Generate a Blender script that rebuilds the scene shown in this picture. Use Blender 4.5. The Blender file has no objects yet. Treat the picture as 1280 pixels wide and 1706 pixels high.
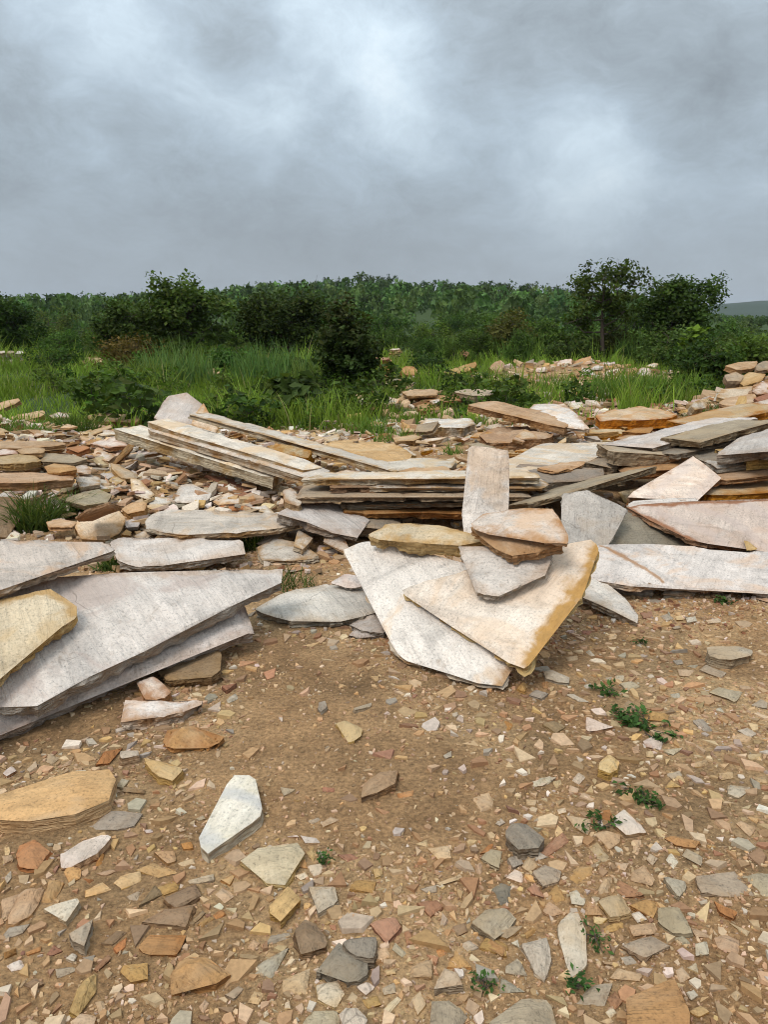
import bpy, math, random
import numpy as np
from mathutils import Vector, Matrix
from mathutils.geometry import delaunay_2d_cdt

# ------------------------------------------------------------------ camera, sky, sun, exposure
scene = bpy.context.scene
PITCH = math.radians(14.2)
CAM_Z = 1.5
cam_data = bpy.data.cameras.new("camera")
cam = bpy.data.objects.new("camera", cam_data)
scene.collection.objects.link(cam)
cam.location = (0, 0, CAM_Z)
cam.rotation_euler = (math.radians(90) - PITCH, 0, 0)
cam_data.sensor_fit = 'HORIZONTAL'
cam_data.sensor_width = 36.0
cam_data.lens = 36.0
cam_data.clip_start = 0.05
cam_data.clip_end = 9000
scene.camera = cam
scene.view_settings.view_transform = 'Standard'
scene.view_settings.look = 'None'
scene.view_settings.exposure = 0.33
scene.view_settings.gamma = 1.0
scene.view_settings.use_curve_mapping = False
scene.cycles.use_denoising = True
scene.cycles.filter_width = 1.05
scene.cycles.use_adaptive_sampling = True
scene.cycles.adaptive_threshold = 0.02
scene.cycles.max_bounces = 5
scene.cycles.diffuse_bounces = 3
scene.cycles.transparent_max_bounces = 8
scene.cycles.volume_bounces = 0

SUN_ELEV, SUN_AZ = math.radians(56), math.radians(-145)      # azimuth from +Y towards +X
F = 1280.0


def ray(u, v):
    """direction of a photo pixel in the world"""
    dx, dy = (u - 640) / F, (853 - v) / F
    return np.array((dx, math.cos(PITCH) + dy * math.sin(PITCH), -math.sin(PITCH) + dy * math.cos(PITCH)))


class NT:
    """a few shortcuts for node trees"""

    def __init__(self, tree):
        self.t = tree
        self.n = tree.nodes
        self.l = tree.links

    def set(self, sock, val):
        if val is None:
            return
        if isinstance(val, bpy.types.NodeSocket):
            self.l.new(val, sock)
        else:
            if hasattr(sock, 'default_value'):
                dv = sock.default_value
                if hasattr(dv, '__len__'):
                    if len(dv) == 4 and len(val) == 3:
                        val = (*val, 1)
                    sock.default_value = val
                else:
                    sock.default_value = val

    def math(self, op, a, b=None, c=None, clamp=False):
        n = self.n.new('ShaderNodeMath')
        n.operation = op
        n.use_clamp = clamp
        self.set(n.inputs[0], a)
        self.set(n.inputs[1], b)
        self.set(n.inputs[2], c)
        return n.outputs[0]

    def vmath(self, op, a, b=None, scale=None):
        n = self.n.new('ShaderNodeVectorMath')
        n.operation = op
        self.set(n.inputs[0], a)
        if b is not None:
            self.set(n.inputs[1], b)
        if scale is not None:
            self.set(n.inputs['Scale'], scale)
        return n.outputs['Value'] if op in ('DISTANCE', 'LENGTH', 'DOT_PRODUCT') else n.outputs[0]

    def noise(self, vec, scale, detail=4, rough=0.55, dist=0.0, color=False, dim='3D'):
        n = self.n.new('ShaderNodeTexNoise')
        n.noise_dimensions = dim
        self.set(n.inputs['Vector'], vec)
        n.inputs['Scale'].default_value = scale
        n.inputs['Detail'].default_value = detail
        n.inputs['Roughness'].default_value = rough
        n.inputs['Distortion'].default_value = dist
        return n.outputs['Color' if color else 'Fac']

    def ramp(self, fac, stops, interp='LINEAR'):
        n = self.n.new('ShaderNodeValToRGB')
        cr = n.color_ramp
        cr.interpolation = interp
        while len(cr.elements) < len(stops):
            cr.elements.new(0.5)
        for e, (p, c) in zip(cr.elements, stops):
            e.position = p
            if not hasattr(c, '__len__'):
                c = (c, c, c)
            e.color = (*c, 1)
        self.set(n.inputs[0], fac)
        return n.outputs['Color']

    def mix(self, fac, a, b, mode='MIX'):
        n = self.n.new('ShaderNodeMix')
        n.data_type = 'RGBA'
        n.blend_type = mode
        self.set(n.inputs['Factor'], fac)
        self.set(n.inputs[6], a)
        self.set(n.inputs[7], b)
        return n.outputs[2]

    def maprange(self, v, a, b, c=0.0, d=1.0, smooth=True):
        n = self.n.new('ShaderNodeMapRange')
        n.interpolation_type = 'SMOOTHSTEP' if smooth else 'LINEAR'
        self.set(n.inputs[0], v)
        for i, x in enumerate((a, b, c, d)):
            n.inputs[1 + i].default_value = x
        return n.outputs[0]

    def attr(self, name, out='Fac'):
        n = self.n.new('ShaderNodeAttribute')
        n.attribute_name = name
        return n.outputs[out]

    def mapping(self, vec, scale=(1, 1, 1), rot=(0, 0, 0)):
        n = self.n.new('ShaderNodeMapping')
        self.set(n.inputs['Vector'], vec)
        n.inputs['Scale'].default_value = scale
        n.inputs['Rotation'].default_value = rot
        return n.outputs[0]

    def bump(self, height, strength, dist, normal=None):
        n = self.n.new('ShaderNodeBump')
        n.inputs['Strength'].default_value = strength
        n.inputs['Distance'].default_value = dist
        self.set(n.inputs['Height'], height)
        if normal is not None:
            self.set(n.inputs['Normal'], normal)
        return n.outputs[0]


# --- overcast sky: a procedural cloud deck over a Nishita sky
world = bpy.data.worlds.new("World")
scene.world = world
world.use_nodes = True
world.cycles.sampling_method = 'NONE'
W = NT(world.node_tree)
W.n.clear()
wout = W.n.new('ShaderNodeOutputWorld')
bg = W.n.new('ShaderNodeBackground')
bg.inputs['Strength'].default_value = 0.1
sky = W.n.new('ShaderNodeTexSky')
sky.sky_type = 'NISHITA'
sky.sun_disc = False
sky.sun_elevation = SUN_ELEV
sky.sun_rotation = SUN_AZ
tc = W.n.new('ShaderNodeTexCoord')
D = W.vmath('NORMALIZE', tc.outputs['Generated'])
sep = W.n.new('ShaderNodeSeparateXYZ')
W.l.new(D, sep.inputs[0])
dz = W.math('MAXIMUM', sep.outputs['Z'], 0.0)
Ds = W.vmath('MULTIPLY', D, (1.0, 1.0, 1.7))
warp = W.vmath('SUBTRACT', W.noise(Ds, 4.5, 3, 0.55, color=True), (0.5, 0.5, 0.5))
Dw = W.vmath('ADD', Ds, W.vmath('SCALE', warp, scale=0.15))
Dc = W.vmath('ADD', D, W.vmath('SCALE', warp, scale=0.13))
big = W.noise(Dw, 3.0, 1, 0.5)
mid = W.noise(Dw, 7.5, 7, 0.70)
L = W.math('MULTIPLY_ADD', W.math('SUBTRACT', big, 0.5), 0.40, 0.48)
L = W.math('MULTIPLY_ADD', W.math('SUBTRACT', mid, 0.5), 0.85, L)
# thick and thin places of the deck, as directions
dw = W.vmath('NORMALIZE', Dc)
THIN = [(620, 70, .060, .20), (690, 120, .060, .22), (505, 60, .045, .16), (140, 90, .075, .26), (420, 215, .07, .22), (300, 125, .06, .14),
        (930, 275, .085, .32), (1020, 260, .07, .22), (1060, 340, .06, .18), (700, 200, .07, .16), (560, 320, .07, .10), (150, 310, .05, .08),
        (1270, 250, .05, .12), (210, 60, .05, .1), (430, 260, .05, .14)]
THICK = [(50, 230, .10, .17), (330, 50, .07, .17), (410, 60, .05, .1), (300, 240, .07, .1), (430, 410, .15, .19), (150, 400, .13, .15), (700, 400, .16, .12),
         (950, 130, .09, .22), (1110, 150, .10, .20), (830, 40, .09, .14), (1230, 170, .08, .15), (640, 260, .05, .08), (1150, 420, .12, .10), (30, 30, .07, .1),
         (860, 360, .08, .10)]
for sgn, lst in ((1, THIN), (-1, THICK)):
    for u, v, r, a in lst:
        c = ray(u, v)
        c = c / np.linalg.norm(c)
        k = 2.0 / (r * r)
        g = W.math('EXPONENT', W.math('MULTIPLY_ADD', W.vmath('DOT_PRODUCT', dw, tuple(c * k)), 1.0, -k), None)
        g = W.math('MINIMUM', g, 1.0)
        L = W.math('MULTIPLY_ADD', g, sgn * a, L)
CLOUD = W.ramp(L, [(0.0, (2.1, 2.42, 2.68)), (0.28, (2.95, 3.45, 3.88)), (0.50, (3.80, 4.55, 5.22)), (0.75, (5.15, 6.1, 6.85)), (1.0, (6.6, 7.45, 8.0))])
horizon = W.maprange(dz, 0.0, 0.20, 1.0, 0.0)
CLOUD = W.mix(W.math('MULTIPLY', horizon, 0.62), CLOUD, (4.0, 4.4, 4.85))
# an overcast deck is brighter overhead (CIE overcast: 1 + 2 sin elevation)
cie = W.math('MULTIPLY_ADD', dz, 2.0 / 1.40, 1.0 / 1.40)
CLOUD = W.vmath('SCALE', CLOUD, scale=cie)
col = W.mix(0.97, sky.outputs[0], CLOUD)
W.l.new(col, bg.inputs['Color'])
W.l.new(bg.outputs[0], wout.inputs['Surface'])

sun_data = bpy.data.lights.new("sun", 'SUN')
sun_data.energy = 1.5
sun_data.angle = math.radians(24)
sun_data.color = (1.0, 0.965, 0.92)
sun = bpy.data.objects.new("sun", sun_data)
scene.collection.objects.link(sun)
sd = Vector((math.sin(SUN_AZ) * math.cos(SUN_ELEV), math.cos(SUN_AZ) * math.cos(SUN_ELEV), math.sin(SUN_ELEV)))
sun.rotation_euler = sd.to_track_quat('Z', 'Y').to_euler()
sun.location = (0, 0, 30)

# ------------------------------------------------------------------ numbers
rng = np.random.default_rng(7)
random.seed(7)


def _hash(ix, iy, seed):
    n = (ix.astype(np.int64) * 374761393 + iy.astype(np.int64) * 668265263 + seed * 982451653) & 0x7fffffff
    n = ((n ^ (n >> 13)) * 1274126177) & 0x7fffffff
    return ((n ^ (n >> 16)) & 0xffffff) / float(0xffffff)


def vnoise(x, y, seed=0):
    x = np.asarray(x, float)
    y = np.asarray(y, float)
    ix, iy = np.floor(x), np.floor(y)
    fx, fy = x - ix, y - iy
    fx = fx * fx * (3 - 2 * fx)
    fy = fy * fy * (3 - 2 * fy)
    a, b = _hash(ix, iy, seed), _hash(ix + 1, iy, seed)
    c, d = _hash(ix, iy + 1, seed), _hash(ix + 1, iy + 1, seed)
    return (a * (1 - fx) + b * fx) * (1 - fy) + (c * (1 - fx) + d * fx) * fy - 0.5


def fbm(x, y, seed=0, octv=4):
    s, a = 0, 1.0
    x = np.asarray(x, float)
    y = np.asarray(y, float)
    for i in range(octv):
        s = s + a * vnoise(x, y, seed + i * 17)
        x, y, a = x * 2.03 + 11.3, y * 2.03 + 5.7, a * 0.5
    return s


def sstep(a, b, x):
    t = np.clip((np.asarray(x, float) - a) / (b - a), 0, 1)
    return t * t * (3 - 2 * t)


# heaps of rubble and the low swells they lie on: x, y, radius x, radius y, height
MOUNDS = [(-3.5, 7.6, 1.9, 1.6, .20), (-1.0, 6.6, 1.6, 1.0, .10), (2.6, 6.4, 2.2, 1.6, .16), (6.0, 10.6, 1.5, 2.0, .75), (.6, 8.4, 2.0, 1.3, .06),
          (5.1, 7.2, 1.4, 1.3, .25), (-5.6, 9.6, 1.6, 1.2, .2), (4.9, 20.5, 2.2, 1.3, .35), (3.4, 4.9, 1.6, .5, .06), (-1.3, 4.9, .9, .35, -.03)]
_RX = [-400, -230, -200, -150, -110, -75, -50, -20, 0, 20, 45, 65, 90, 130, 200, 400]
_RZ = [0.0, -0.5, -0.4, -0.2, 1.0, 2.4, 4.4, 6.7, 6.5, 6.0, 4.4, 3.2, 1.6, -0.5, -0.8, -0.5]


def H(x, y):
    """height of the ground"""
    x = np.asarray(x, float)
    y = np.asarray(y, float)
    r = np.hypot(x, y)
    z = 0.024 * fbm(x * 0.9, y * 0.9, 3) + 0.015 * fbm(x * 4, y * 4, 9, 3) * sstep(14, 8, r)
    z = z + 0.0060 * fbm(x * 17, y * 17, 13, 3) * sstep(8, 5, r)
    for mx, my, rx, ry, h in MOUNDS:
        q = ((x - mx) / rx) ** 2 + ((y - my) / ry) ** 2
        z = z + h * np.exp(-q * 1.1) * (1 + 0.35 * fbm(x * 2.2, y * 2.2, 31, 3))
    z = z + 0.35 * fbm(x * 0.07, y * 0.07, 41, 3) * sstep(14, 40, r)
    z = z - 1.7 * sstep(27, 44, y) * (1 - sstep(70, 170, y))
    ridge = np.interp(x * 260 / np.clip(y, 120, 400), _RX, _RZ)
    z = z + ridge * sstep(55, 262, y) * (1 - 0.35 * sstep(290, 700, y))
    far = 30 * np.exp(-(((x - 1150) / 620) ** 2 + ((y - 1750) / 500) ** 2)) + 16 * np.exp(-(((x - 760) / 260) ** 2 + ((y - 1500) / 300) ** 2))
    z = z + far * (1 + 0.12 * fbm(x * 0.01, y * 0.01, 51, 4)) + sstep(900, 1200, r) * 2.5 * fbm(x * 0.03, y * 0.03, 57, 2)
    return z


def on_plane(u, v, p0, n):
    d = ray(u, v)
    o = np.array((0, 0, CAM_Z))
    t = np.dot(p0 - o, n) / np.dot(d, n)
    return o + d * t


def at_z(u, v, z):
    d = ray(u, v)
    return np.array((0, 0, CAM_Z)) + d * ((z - CAM_Z) / d[2])


def at_y(u, v, y):
    d = ray(u, v)
    return np.array((0, 0, CAM_Z)) + d * (y / d[1])


def on_ground(u, v):
    z = 0.0
    for _ in range(6):
        p = at_z(u, v, z)
        z = 0.5 * z + 0.5 * float(H(p[0], p[1]))
    p = at_z(u, v, z)
    return np.array((p[0], p[1], float(H(p[0], p[1]))))


# ------------------------------------------------------------------ mesh and object helpers
COL = scene.collection


def mesh_np(name, verts, faces, mat, attrs=None, smooth=False):
    """mesh from numpy arrays; faces (m,3) or (m,4); attrs: {name: (kind, array)}"""
    verts = np.asarray(verts, np.float32)
    faces = np.asarray(faces, np.int32)
    me = bpy.data.meshes.new(name)
    k = faces.shape[1]
    me.vertices.add(len(verts))
    me.vertices.foreach_set('co', verts.ravel())
    me.loops.add(faces.size)
    me.loops.foreach_set('vertex_index', faces.ravel())
    me.polygons.add(len(faces))
    me.polygons.foreach_set('loop_start', np.arange(0, faces.size, k, dtype=np.int32))
    me.polygons.foreach_set('loop_total', np.full(len(faces), k, np.int32))
    me.polygons.foreach_set('use_smooth', np.full(len(faces), bool(smooth)))
    me.update(calc_edges=True)
    set_attrs(me, attrs)
    me.materials.append(mat)
    return me


def set_attrs(me, attrs):
    for an, (kind, arr) in (attrs or {}).items():
        a = me.attributes.new(an, kind, 'POINT')
        if kind == 'FLOAT':
            a.data.foreach_set('value', np.asarray(arr, np.float32).ravel())
        else:
            arr = np.asarray(arr, np.float32)
            if arr.shape[1] == 3:
                arr = np.hstack([arr, np.ones((len(arr), 1), np.float32)])
            a.data.foreach_set('color', arr.ravel())


def link(name, me, parent=None, label=None, cat=None, group=None, kind=None):
    o = bpy.data.objects.new(name, me)
    COL.objects.link(o)
    if parent is not None:
        o.parent = parent
    if label:
        o['label'] = label
    if cat:
        o['category'] = cat
    if group:
        o['group'] = group
    if kind:
        o['kind'] = kind
    elif cat:
        o['kind'] = 'thing'
    return o


# ------------------------------------------------------------------ materials
def new_mat(name):
    m = bpy.data.materials.new(name)
    m.use_nodes = True
    t = NT(m.node_tree)
    b = m.node_tree.nodes['Principled BSDF']
    b.inputs['Specular IOR Level'].default_value = 0.25
    return m, t, b


def stone_mat(name, c1, c2, stain, stain_amt=0.5, wash=None, wash_amt=0.0, side=None, streak=0.25, dirt=0.2, rough=0.82, vein=None, bump=1.0):
    """quartzite: mottled base, bedding streaks, rust at broken edges, soil dust, layered broken sides"""
    m, t, b = new_mat(name)
    tcn = t.n.new('ShaderNodeTexCoord')
    oi = t.n.new('ShaderNodeObjectInfo')
    rnd = oi.outputs['Random']
    off = t.vmath('SCALE', (37.0, 19.0, 53.0), scale=rnd)
    co = t.vmath('ADD', tcn.outputs['Object'], off)
    n1 = t.noise(co, 3.0, 4, 0.62, 0.4)
    base = t.mix(t.maprange(n1, 0.33, 0.68), c1, c2)
    tn = t.noise(t.mapping(co, (1.0, 1.6, 1.0), (0, 0, 0.35)), 2.6, 6, 0.52, 0.25)
    lev = t.math('FLOOR', t.math('MULTIPLY', tn, 9.0))
    tone = t.math('MULTIPLY_ADD', t.math('FRACT', t.math('MULTIPLY', lev, 0.377)), 0.20, 0.88)
    base = t.mix(1.0, base, t.vmath('SCALE', (1.0, 1.0, 1.0), scale=tone), 'MULTIPLY')
    cs = t.mapping(co, (3.0, 22.0, 9.0), (0, 0, 0.35))
    st = t.noise(cs, 1.0, 4, 0.65, 0.8)
    base = t.mix(1.0, base, t.ramp(st, [(0.25, 1 - streak), (0.55, 1.0), (0.8, 1 + streak * 0.55)]), 'MULTIPLY')
    ln_ = t.noise(t.mapping(co, (3.5, 75.0, 30.0), (0, 0, 0.35)), 1.0, 3, 0.6, 0.35)
    base = t.mix(1.0, base, t.ramp(ln_, [(0.30, 0.86), (0.40, 1.0), (0.62, 1.0), (0.74, 1.06)]), 'MULTIPLY')
    sp = t.noise(co, 85.0, 2, 0.8)
    base = t.mix(1.0, base, t.ramp(sp, [(0.28, 0.60), (0.42, 0.98), (0.70, 1.18)]), 'MULTIPLY')
    n2 = t.noise(co, 2.2, 4, 0.65, 0.8)
    if wash is not None:
        base = t.mix(t.math('MULTIPLY', t.maprange(n2, 0.48, 0.60), wash_amt), base, wash)
    if vein is not None:
        wv = t.n.new('ShaderNodeTexWave')
        t.set(wv.inputs['Vector'], t.mapping(co, (1, 1, 1), (0, 0, 0.5)))
        wv.inputs['Scale'].default_value = 1.1
        wv.inputs['Distortion'].default_value = 7.0
        wv.inputs['Detail'].default_value = 4.0
        base = t.mix(t.math('MULTIPLY', t.maprange(wv.outputs[1], 0.55, 1.0), 0.55), base, vein)
    # grey water marks and brown mud splashes
    wm = t.noise(t.mapping(co, (5.0, 2.0, 5.0), (0, 0, 0.9)), 1.0, 5, 0.7, 1.2)
    base = t.mix(1.0, base, t.ramp(wm, [(0.34, 0.80), (0.46, 1.0), (0.62, 1.05)]), 'MULTIPLY')
    # rust and ochre that soaked in from the broken edges
    e = t.attr('stain')
    n3 = t.noise(co, 9.0, 4, 0.65, 0.5)
    ef = t.math('ADD', e, t.math('MULTIPLY', t.math('SUBTRACT', n3, 0.5), 1.7))
    ef = t.math('MULTIPLY', t.maprange(ef, 0.28, 0.95), stain_amt)
    base = t.mix(ef, base, t.mix(t.noise(co, 22.0, 3), stain, tuple(0.55 * x for x in stain)))
    # dust and soil lying on top
    dn = t.noise(co, 11.0, 5, 0.78, 0.3)
    base = t.mix(t.math('MULTIPLY', t.maprange(dn, 0.56, 0.72), dirt), base, (0.24, 0.155, 0.085))
    # hairline cracks
    vo = t.n.new('ShaderNodeTexVoronoi')
    vo.feature = 'DISTANCE_TO_EDGE'
    vo.inputs['Scale'].default_value = 1.5
    t.set(vo.inputs['Vector'], t.vmath('ADD', co, t.vmath('SCALE', t.noise(co, 4.5, 2, 0.6, color=True), scale=0.18)))
    crack = t.math('MULTIPLY', t.maprange(vo.outputs[0], 0.0, 0.007, 1.0, 0.0), t.maprange(t.noise(co, 1.9, 2), 0.56, 0.64))
    base = t.mix(t.math('MULTIPLY', crack, 0.45), base, (0.10, 0.085, 0.07))
    # layered broken sides
    sd_ = t.attr('side')
    lay = t.noise(t.mapping(co, (7, 7, 75)), 1.0, 3, 0.7, 0.3)
    sc1 = side if side is not None else tuple(0.62 * x for x in c1)
    scol = t.mix(t.maprange(lay, 0.32, 0.62), tuple(0.72 * x for x in sc1), tuple(1.18 * x for x in sc1))
    scol = t.mix(t.math('MULTIPLY', t.maprange(t.noise(co, 5.0, 4), 0.42, 0.62), stain_amt), scol, tuple(0.75 * x for x in stain))
    base = t.mix(sd_, base, scol)
    base = t.mix(1.0, base, (1.07, 0.975, 0.895), 'MULTIPLY')
    hv = t.n.new('ShaderNodeHueSaturation')
    hv.inputs['Saturation'].default_value = 1.08
    t.set(hv.inputs['Hue'], t.math('MULTIPLY_ADD', rnd, 0.018, 0.491))
    t.set(hv.inputs['Value'], t.math('MULTIPLY_ADD', t.math('FRACT', t.math('MULTIPLY', rnd, 7.31)), 0.26, 0.86))
    t.set(hv.inputs['Color'], base)
    t.set(b.inputs['Base Color'], hv.outputs[0])
    b.inputs['Roughness'].default_value = rough
    hgt = t.math('ADD', t.math('MULTIPLY', st, 0.7), t.math('MULTIPLY', n3, 0.6))
    hgt = t.math('MULTIPLY_ADD', sp, 0.20, hgt)
    hgt = t.math('MULTIPLY_ADD', lev, 0.22, hgt)
    hgt = t.math('MULTIPLY_ADD', lay, t.math('MULTIPLY', sd_, 1.6), hgt)
    t.set(b.inputs['Normal'], t.bump(hgt, 1.0 * bump, 0.020))
    return m


OCH, RUST, GOLD = (0.44, 0.245, 0.085), (0.30, 0.125, 0.05), (0.55, 0.325, 0.125)
MATS = {
    'white': stone_mat('white_quartzite', (0.69, 0.66, 0.615), (0.60, 0.575, 0.54), OCH, 0.75, (0.66, 0.50, 0.345), 0.55, (0.48, 0.43, 0.355), 0.15, 0.20),
    'pale': stone_mat('pale_quartzite', (0.65, 0.60, 0.53), (0.54, 0.505, 0.45), OCH, 0.80, (0.62, 0.455, 0.29), 0.6, (0.47, 0.41, 0.32), 0.18, 0.22),
    'cream': stone_mat('cream_quartzite', (0.62, 0.54, 0.42), (0.53, 0.44, 0.32), GOLD, 0.75, (0.53, 0.37, 0.20), 0.4, (0.46, 0.34, 0.19), 0.18, 0.3),
    'grey': stone_mat('grey_quartzite', (0.58, 0.55, 0.51), (0.48, 0.46, 0.43), OCH, 0.25, (0.44, 0.36, 0.28), 0.4, (0.31, 0.285, 0.245), 0.20, 0.35),
    'blue': stone_mat('blue_grey_quartzite', (0.69, 0.65, 0.61), (0.59, 0.56, 0.53), OCH, 0.28, (0.50, 0.425, 0.39), 0.65, (0.36, 0.335, 0.30), 0.22, 0.28),
    'pink': stone_mat('pinkish_quartzite', (0.67, 0.60, 0.53), (0.61, 0.53, 0.46), (0.38, 0.18, 0.075), 0.85, (0.58, 0.45, 0.35), 0.5, (0.37, 0.255, 0.165), 0.15, 0.3, vein=(0.57, 0.50, 0.455)),
    'golden': stone_mat('gold_edged_quartzite', (0.73, 0.67, 0.60), (0.68, 0.60, 0.52), GOLD, 0.95, (0.68, 0.53, 0.40), 0.5, (0.47, 0.355, 0.19), 0.12, 0.2),
    'streaky': stone_mat('blue_streaked_quartzite', (0.72, 0.695, 0.63), (0.64, 0.61, 0.53), (0.50, 0.40, 0.26), 0.3, (0.63, 0.55, 0.36), 0.5, (0.48, 0.43, 0.34), 0.15, 0.12, vein=(0.44, 0.46, 0.48)),
    'tan': stone_mat('tan_sandstone', (0.50, 0.375, 0.245), (0.42, 0.295, 0.18), OCH, 0.5, (0.54, 0.44, 0.32), 0.5, (0.36, 0.245, 0.14), 0.22, 0.3),
    'ochre': stone_mat('ochre_sandstone', (0.46, 0.30, 0.145), (0.37, 0.23, 0.11), RUST, 0.4, (0.48, 0.36, 0.22), 0.5, (0.33, 0.19, 0.08), 0.22, 0.25),
    'yellow': stone_mat('yellow_sandstone', (0.53, 0.375, 0.215), (0.45, 0.30, 0.155), OCH, 0.45, (0.58, 0.46, 0.30), 0.5, (0.41, 0.27, 0.12), 0.2, 0.25),
    'orange': stone_mat('orange_sandstone', (0.42, 0.225, 0.105), (0.35, 0.175, 0.08), RUST, 0.4, (0.45, 0.31, 0.18), 0.4, (0.30, 0.15, 0.065), 0.2, 0.25),
    'red': stone_mat('reddish_stone', (0.35, 0.19, 0.12), (0.29, 0.16, 0.105), RUST, 0.3, (0.42, 0.29, 0.20), 0.4, (0.23, 0.125, 0.08), 0.2, 0.3),
    'brown': stone_mat('brown_stone', (0.29, 0.205, 0.13), (0.24, 0.17, 0.11), OCH, 0.25, (0.34, 0.27, 0.19), 0.4, (0.19, 0.13, 0.08), 0.22, 0.35),
    'slate': stone_mat('dark_grey_stone', (0.27, 0.24, 0.195), (0.22, 0.195, 0.16), OCH, 0.15, (0.31, 0.25, 0.18), 0.4, (0.19, 0.165, 0.13), 0.2, 0.3),
    'buff': stone_mat('buff_grey_stone', (0.40, 0.345, 0.26), (0.34, 0.285, 0.21), OCH, 0.25, (0.42, 0.335, 0.225), 0.5, (0.28, 0.225, 0.155), 0.2, 0.35),
    'rust': stone_mat('rusty_ochre_block', (0.53, 0.44, 0.325), (0.46, 0.34, 0.20), (0.46, 0.19, 0.045), 0.85, (0.46, 0.25, 0.09), 0.5, (0.48, 0.22, 0.055), 0.2, 0.2),
}


def attr_mat(name, rough=0.85, grain=60.0, bump=0.5, val=0.25, bdist=0.004):
    """colour per piece from the mesh, grain from noise"""
    m, t, b = new_mat(name)
    tcn = t.n.new('ShaderNodeTexCoord')
    co = tcn.outputs['Object']
    c = t.attr('col', 'Color')
    n = t.noise(co, grain, 4, 0.65)
    c = t.mix(1.0, c, t.ramp(n, [(0.25, 1 - val), (0.5, 1.0), (0.75, 1 + val)]), 'MULTIPLY')
    t.set(b.inputs['Base Color'], c)
    b.inputs['Roughness'].default_value = rough
    t.set(b.inputs['Normal'], t.bump(n, bump, bdist))
    return m


MATS['bright_yellow'] = stone_mat('bright_yellow_slab', (0.66, 0.48, 0.255), (0.60, 0.41, 0.20), OCH, 0.35, (0.68, 0.55, 0.36), 0.5, (0.56, 0.42, 0.24), 0.15, 0.15)
MATS['dusty_white'] = stone_mat('dusty_white_stone', (0.55, 0.50, 0.415), (0.46, 0.41, 0.33), OCH, 0.3, (0.48, 0.38, 0.26), 0.5, (0.38, 0.32, 0.235), 0.15, 0.55)
MATS['dusty_pale'] = stone_mat('dusty_pale_stone', (0.47, 0.415, 0.33), (0.39, 0.34, 0.265), OCH, 0.35, (0.44, 0.335, 0.215), 0.5, (0.32, 0.265, 0.19), 0.18, 0.6)
MATS['dusty_grey'] = stone_mat('dusty_grey_stone', (0.40, 0.36, 0.29), (0.34, 0.30, 0.24), OCH, 0.25, (0.37, 0.295, 0.20), 0.45, (0.26, 0.225, 0.17), 0.18, 0.6)
M_CHIP = attr_mat('loose_stone')


def leaf_mat(name, trans=0.25, gloss=0.42):
    m, t, b = new_mat(name)
    c = t.attr('col', 'Color')
    oi = t.n.new('ShaderNodeObjectInfo')
    hv = t.n.new('ShaderNodeHueSaturation')
    t.set(hv.inputs['Hue'], t.math('MULTIPLY_ADD', oi.outputs['Random'], 0.03, 0.485))
    t.set(hv.inputs['Value'], t.math('MULTIPLY_ADD', t.math('FRACT', t.math('MULTIPLY', oi.outputs['Random'], 5.7)), 0.5, 0.75))
    t.set(hv.inputs['Color'], c)
    t.set(b.inputs['Base Color'], hv.outputs[0])
    b.inputs['Roughness'].default_value = gloss
    b.inputs['Specular IOR Level'].default_value = 0.08
    tr = t.n.new('ShaderNodeBsdfTranslucent')
    t.set(tr.inputs['Color'], t.mix(1.0, hv.outputs[0], (1.25, 1.35, 0.6), 'MULTIPLY'))
    mx = t.n.new('ShaderNodeMixShader')
    mx.inputs[0].default_value = trans
    t.l.new(b.outputs[0], mx.inputs[1])
    t.l.new(tr.outputs[0], mx.inputs[2])
    out = m.node_tree.nodes['Material Output']
    t.l.new(mx.outputs[0], out.inputs['Surface'])
    return m


M_LEAF = leaf_mat('leaf', 0.30, 0.55)
M_GRASS = leaf_mat('grass_blade', 0.32, 0.5)
M_FOREST = leaf_mat('forest_leaf', 0.22, 0.7)


def bark_mat(name, c1, c2):
    m, t, b = new_mat(name)
    tcn = t.n.new('ShaderNodeTexCoord')
    n = t.noise(t.mapping(tcn.outputs['Object'], (20, 20, 4)), 1.0, 5, 0.65)
    t.set(b.inputs['Base Color'], t.mix(n, c1, c2))
    b.inputs['Roughness'].default_value = 0.9
    t.set(b.inputs['Normal'], t.bump(n, 0.8, 0.02))
    return m


M_BARK = bark_mat('bark', (0.05, 0.035, 0.025), (0.14, 0.10, 0.075))
M_SNAG = bark_mat('bare_grey_wood', (0.25, 0.23, 0.20), (0.42, 0.40, 0.37))


# ------------------------------------------------------------------ the ground
def inpoly(px, py, poly):
    px = np.asarray(px)
    py = np.asarray(py)
    c = np.zeros(px.shape, bool)
    j = len(poly) - 1
    for i in range(len(poly)):
        xi, yi = poly[i]
        xj, yj = poly[j]
        with np.errstate(divide='ignore', invalid='ignore'):
            t = ((yi > py) != (yj > py)) & (px < (xj - xi) * (py - yi) / (yj - yi + 1e-12) + xi)
        c ^= t
        j = i
    return c


def seg_dist(px, py, poly, idx=None):
    """distance to the edges of a closed polygon (idx: only those edges)"""
    best = np.full(np.shape(px), 1e9)
    n = len(poly)
    for i in (range(n) if idx is None else idx):
        ax, ay = poly[i % n]
        bx, by = poly[(i + 1) % n]
        dx, dy = bx - ax, by - ay
        L2 = dx * dx + dy * dy + 1e-12
        t = np.clip(((px - ax) * dx + (py - ay) * dy) / L2, 0, 1)
        best = np.minimum(best, np.hypot(px - ax - t * dx, py - ay - t * dy))
    return best


def gpoly(s):
    a = [float(q) for q in s.split()]
    return [tuple(at_z(a[i], a[i + 1], 0.0)[:2]) for i in range(0, len(a), 2)]


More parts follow.
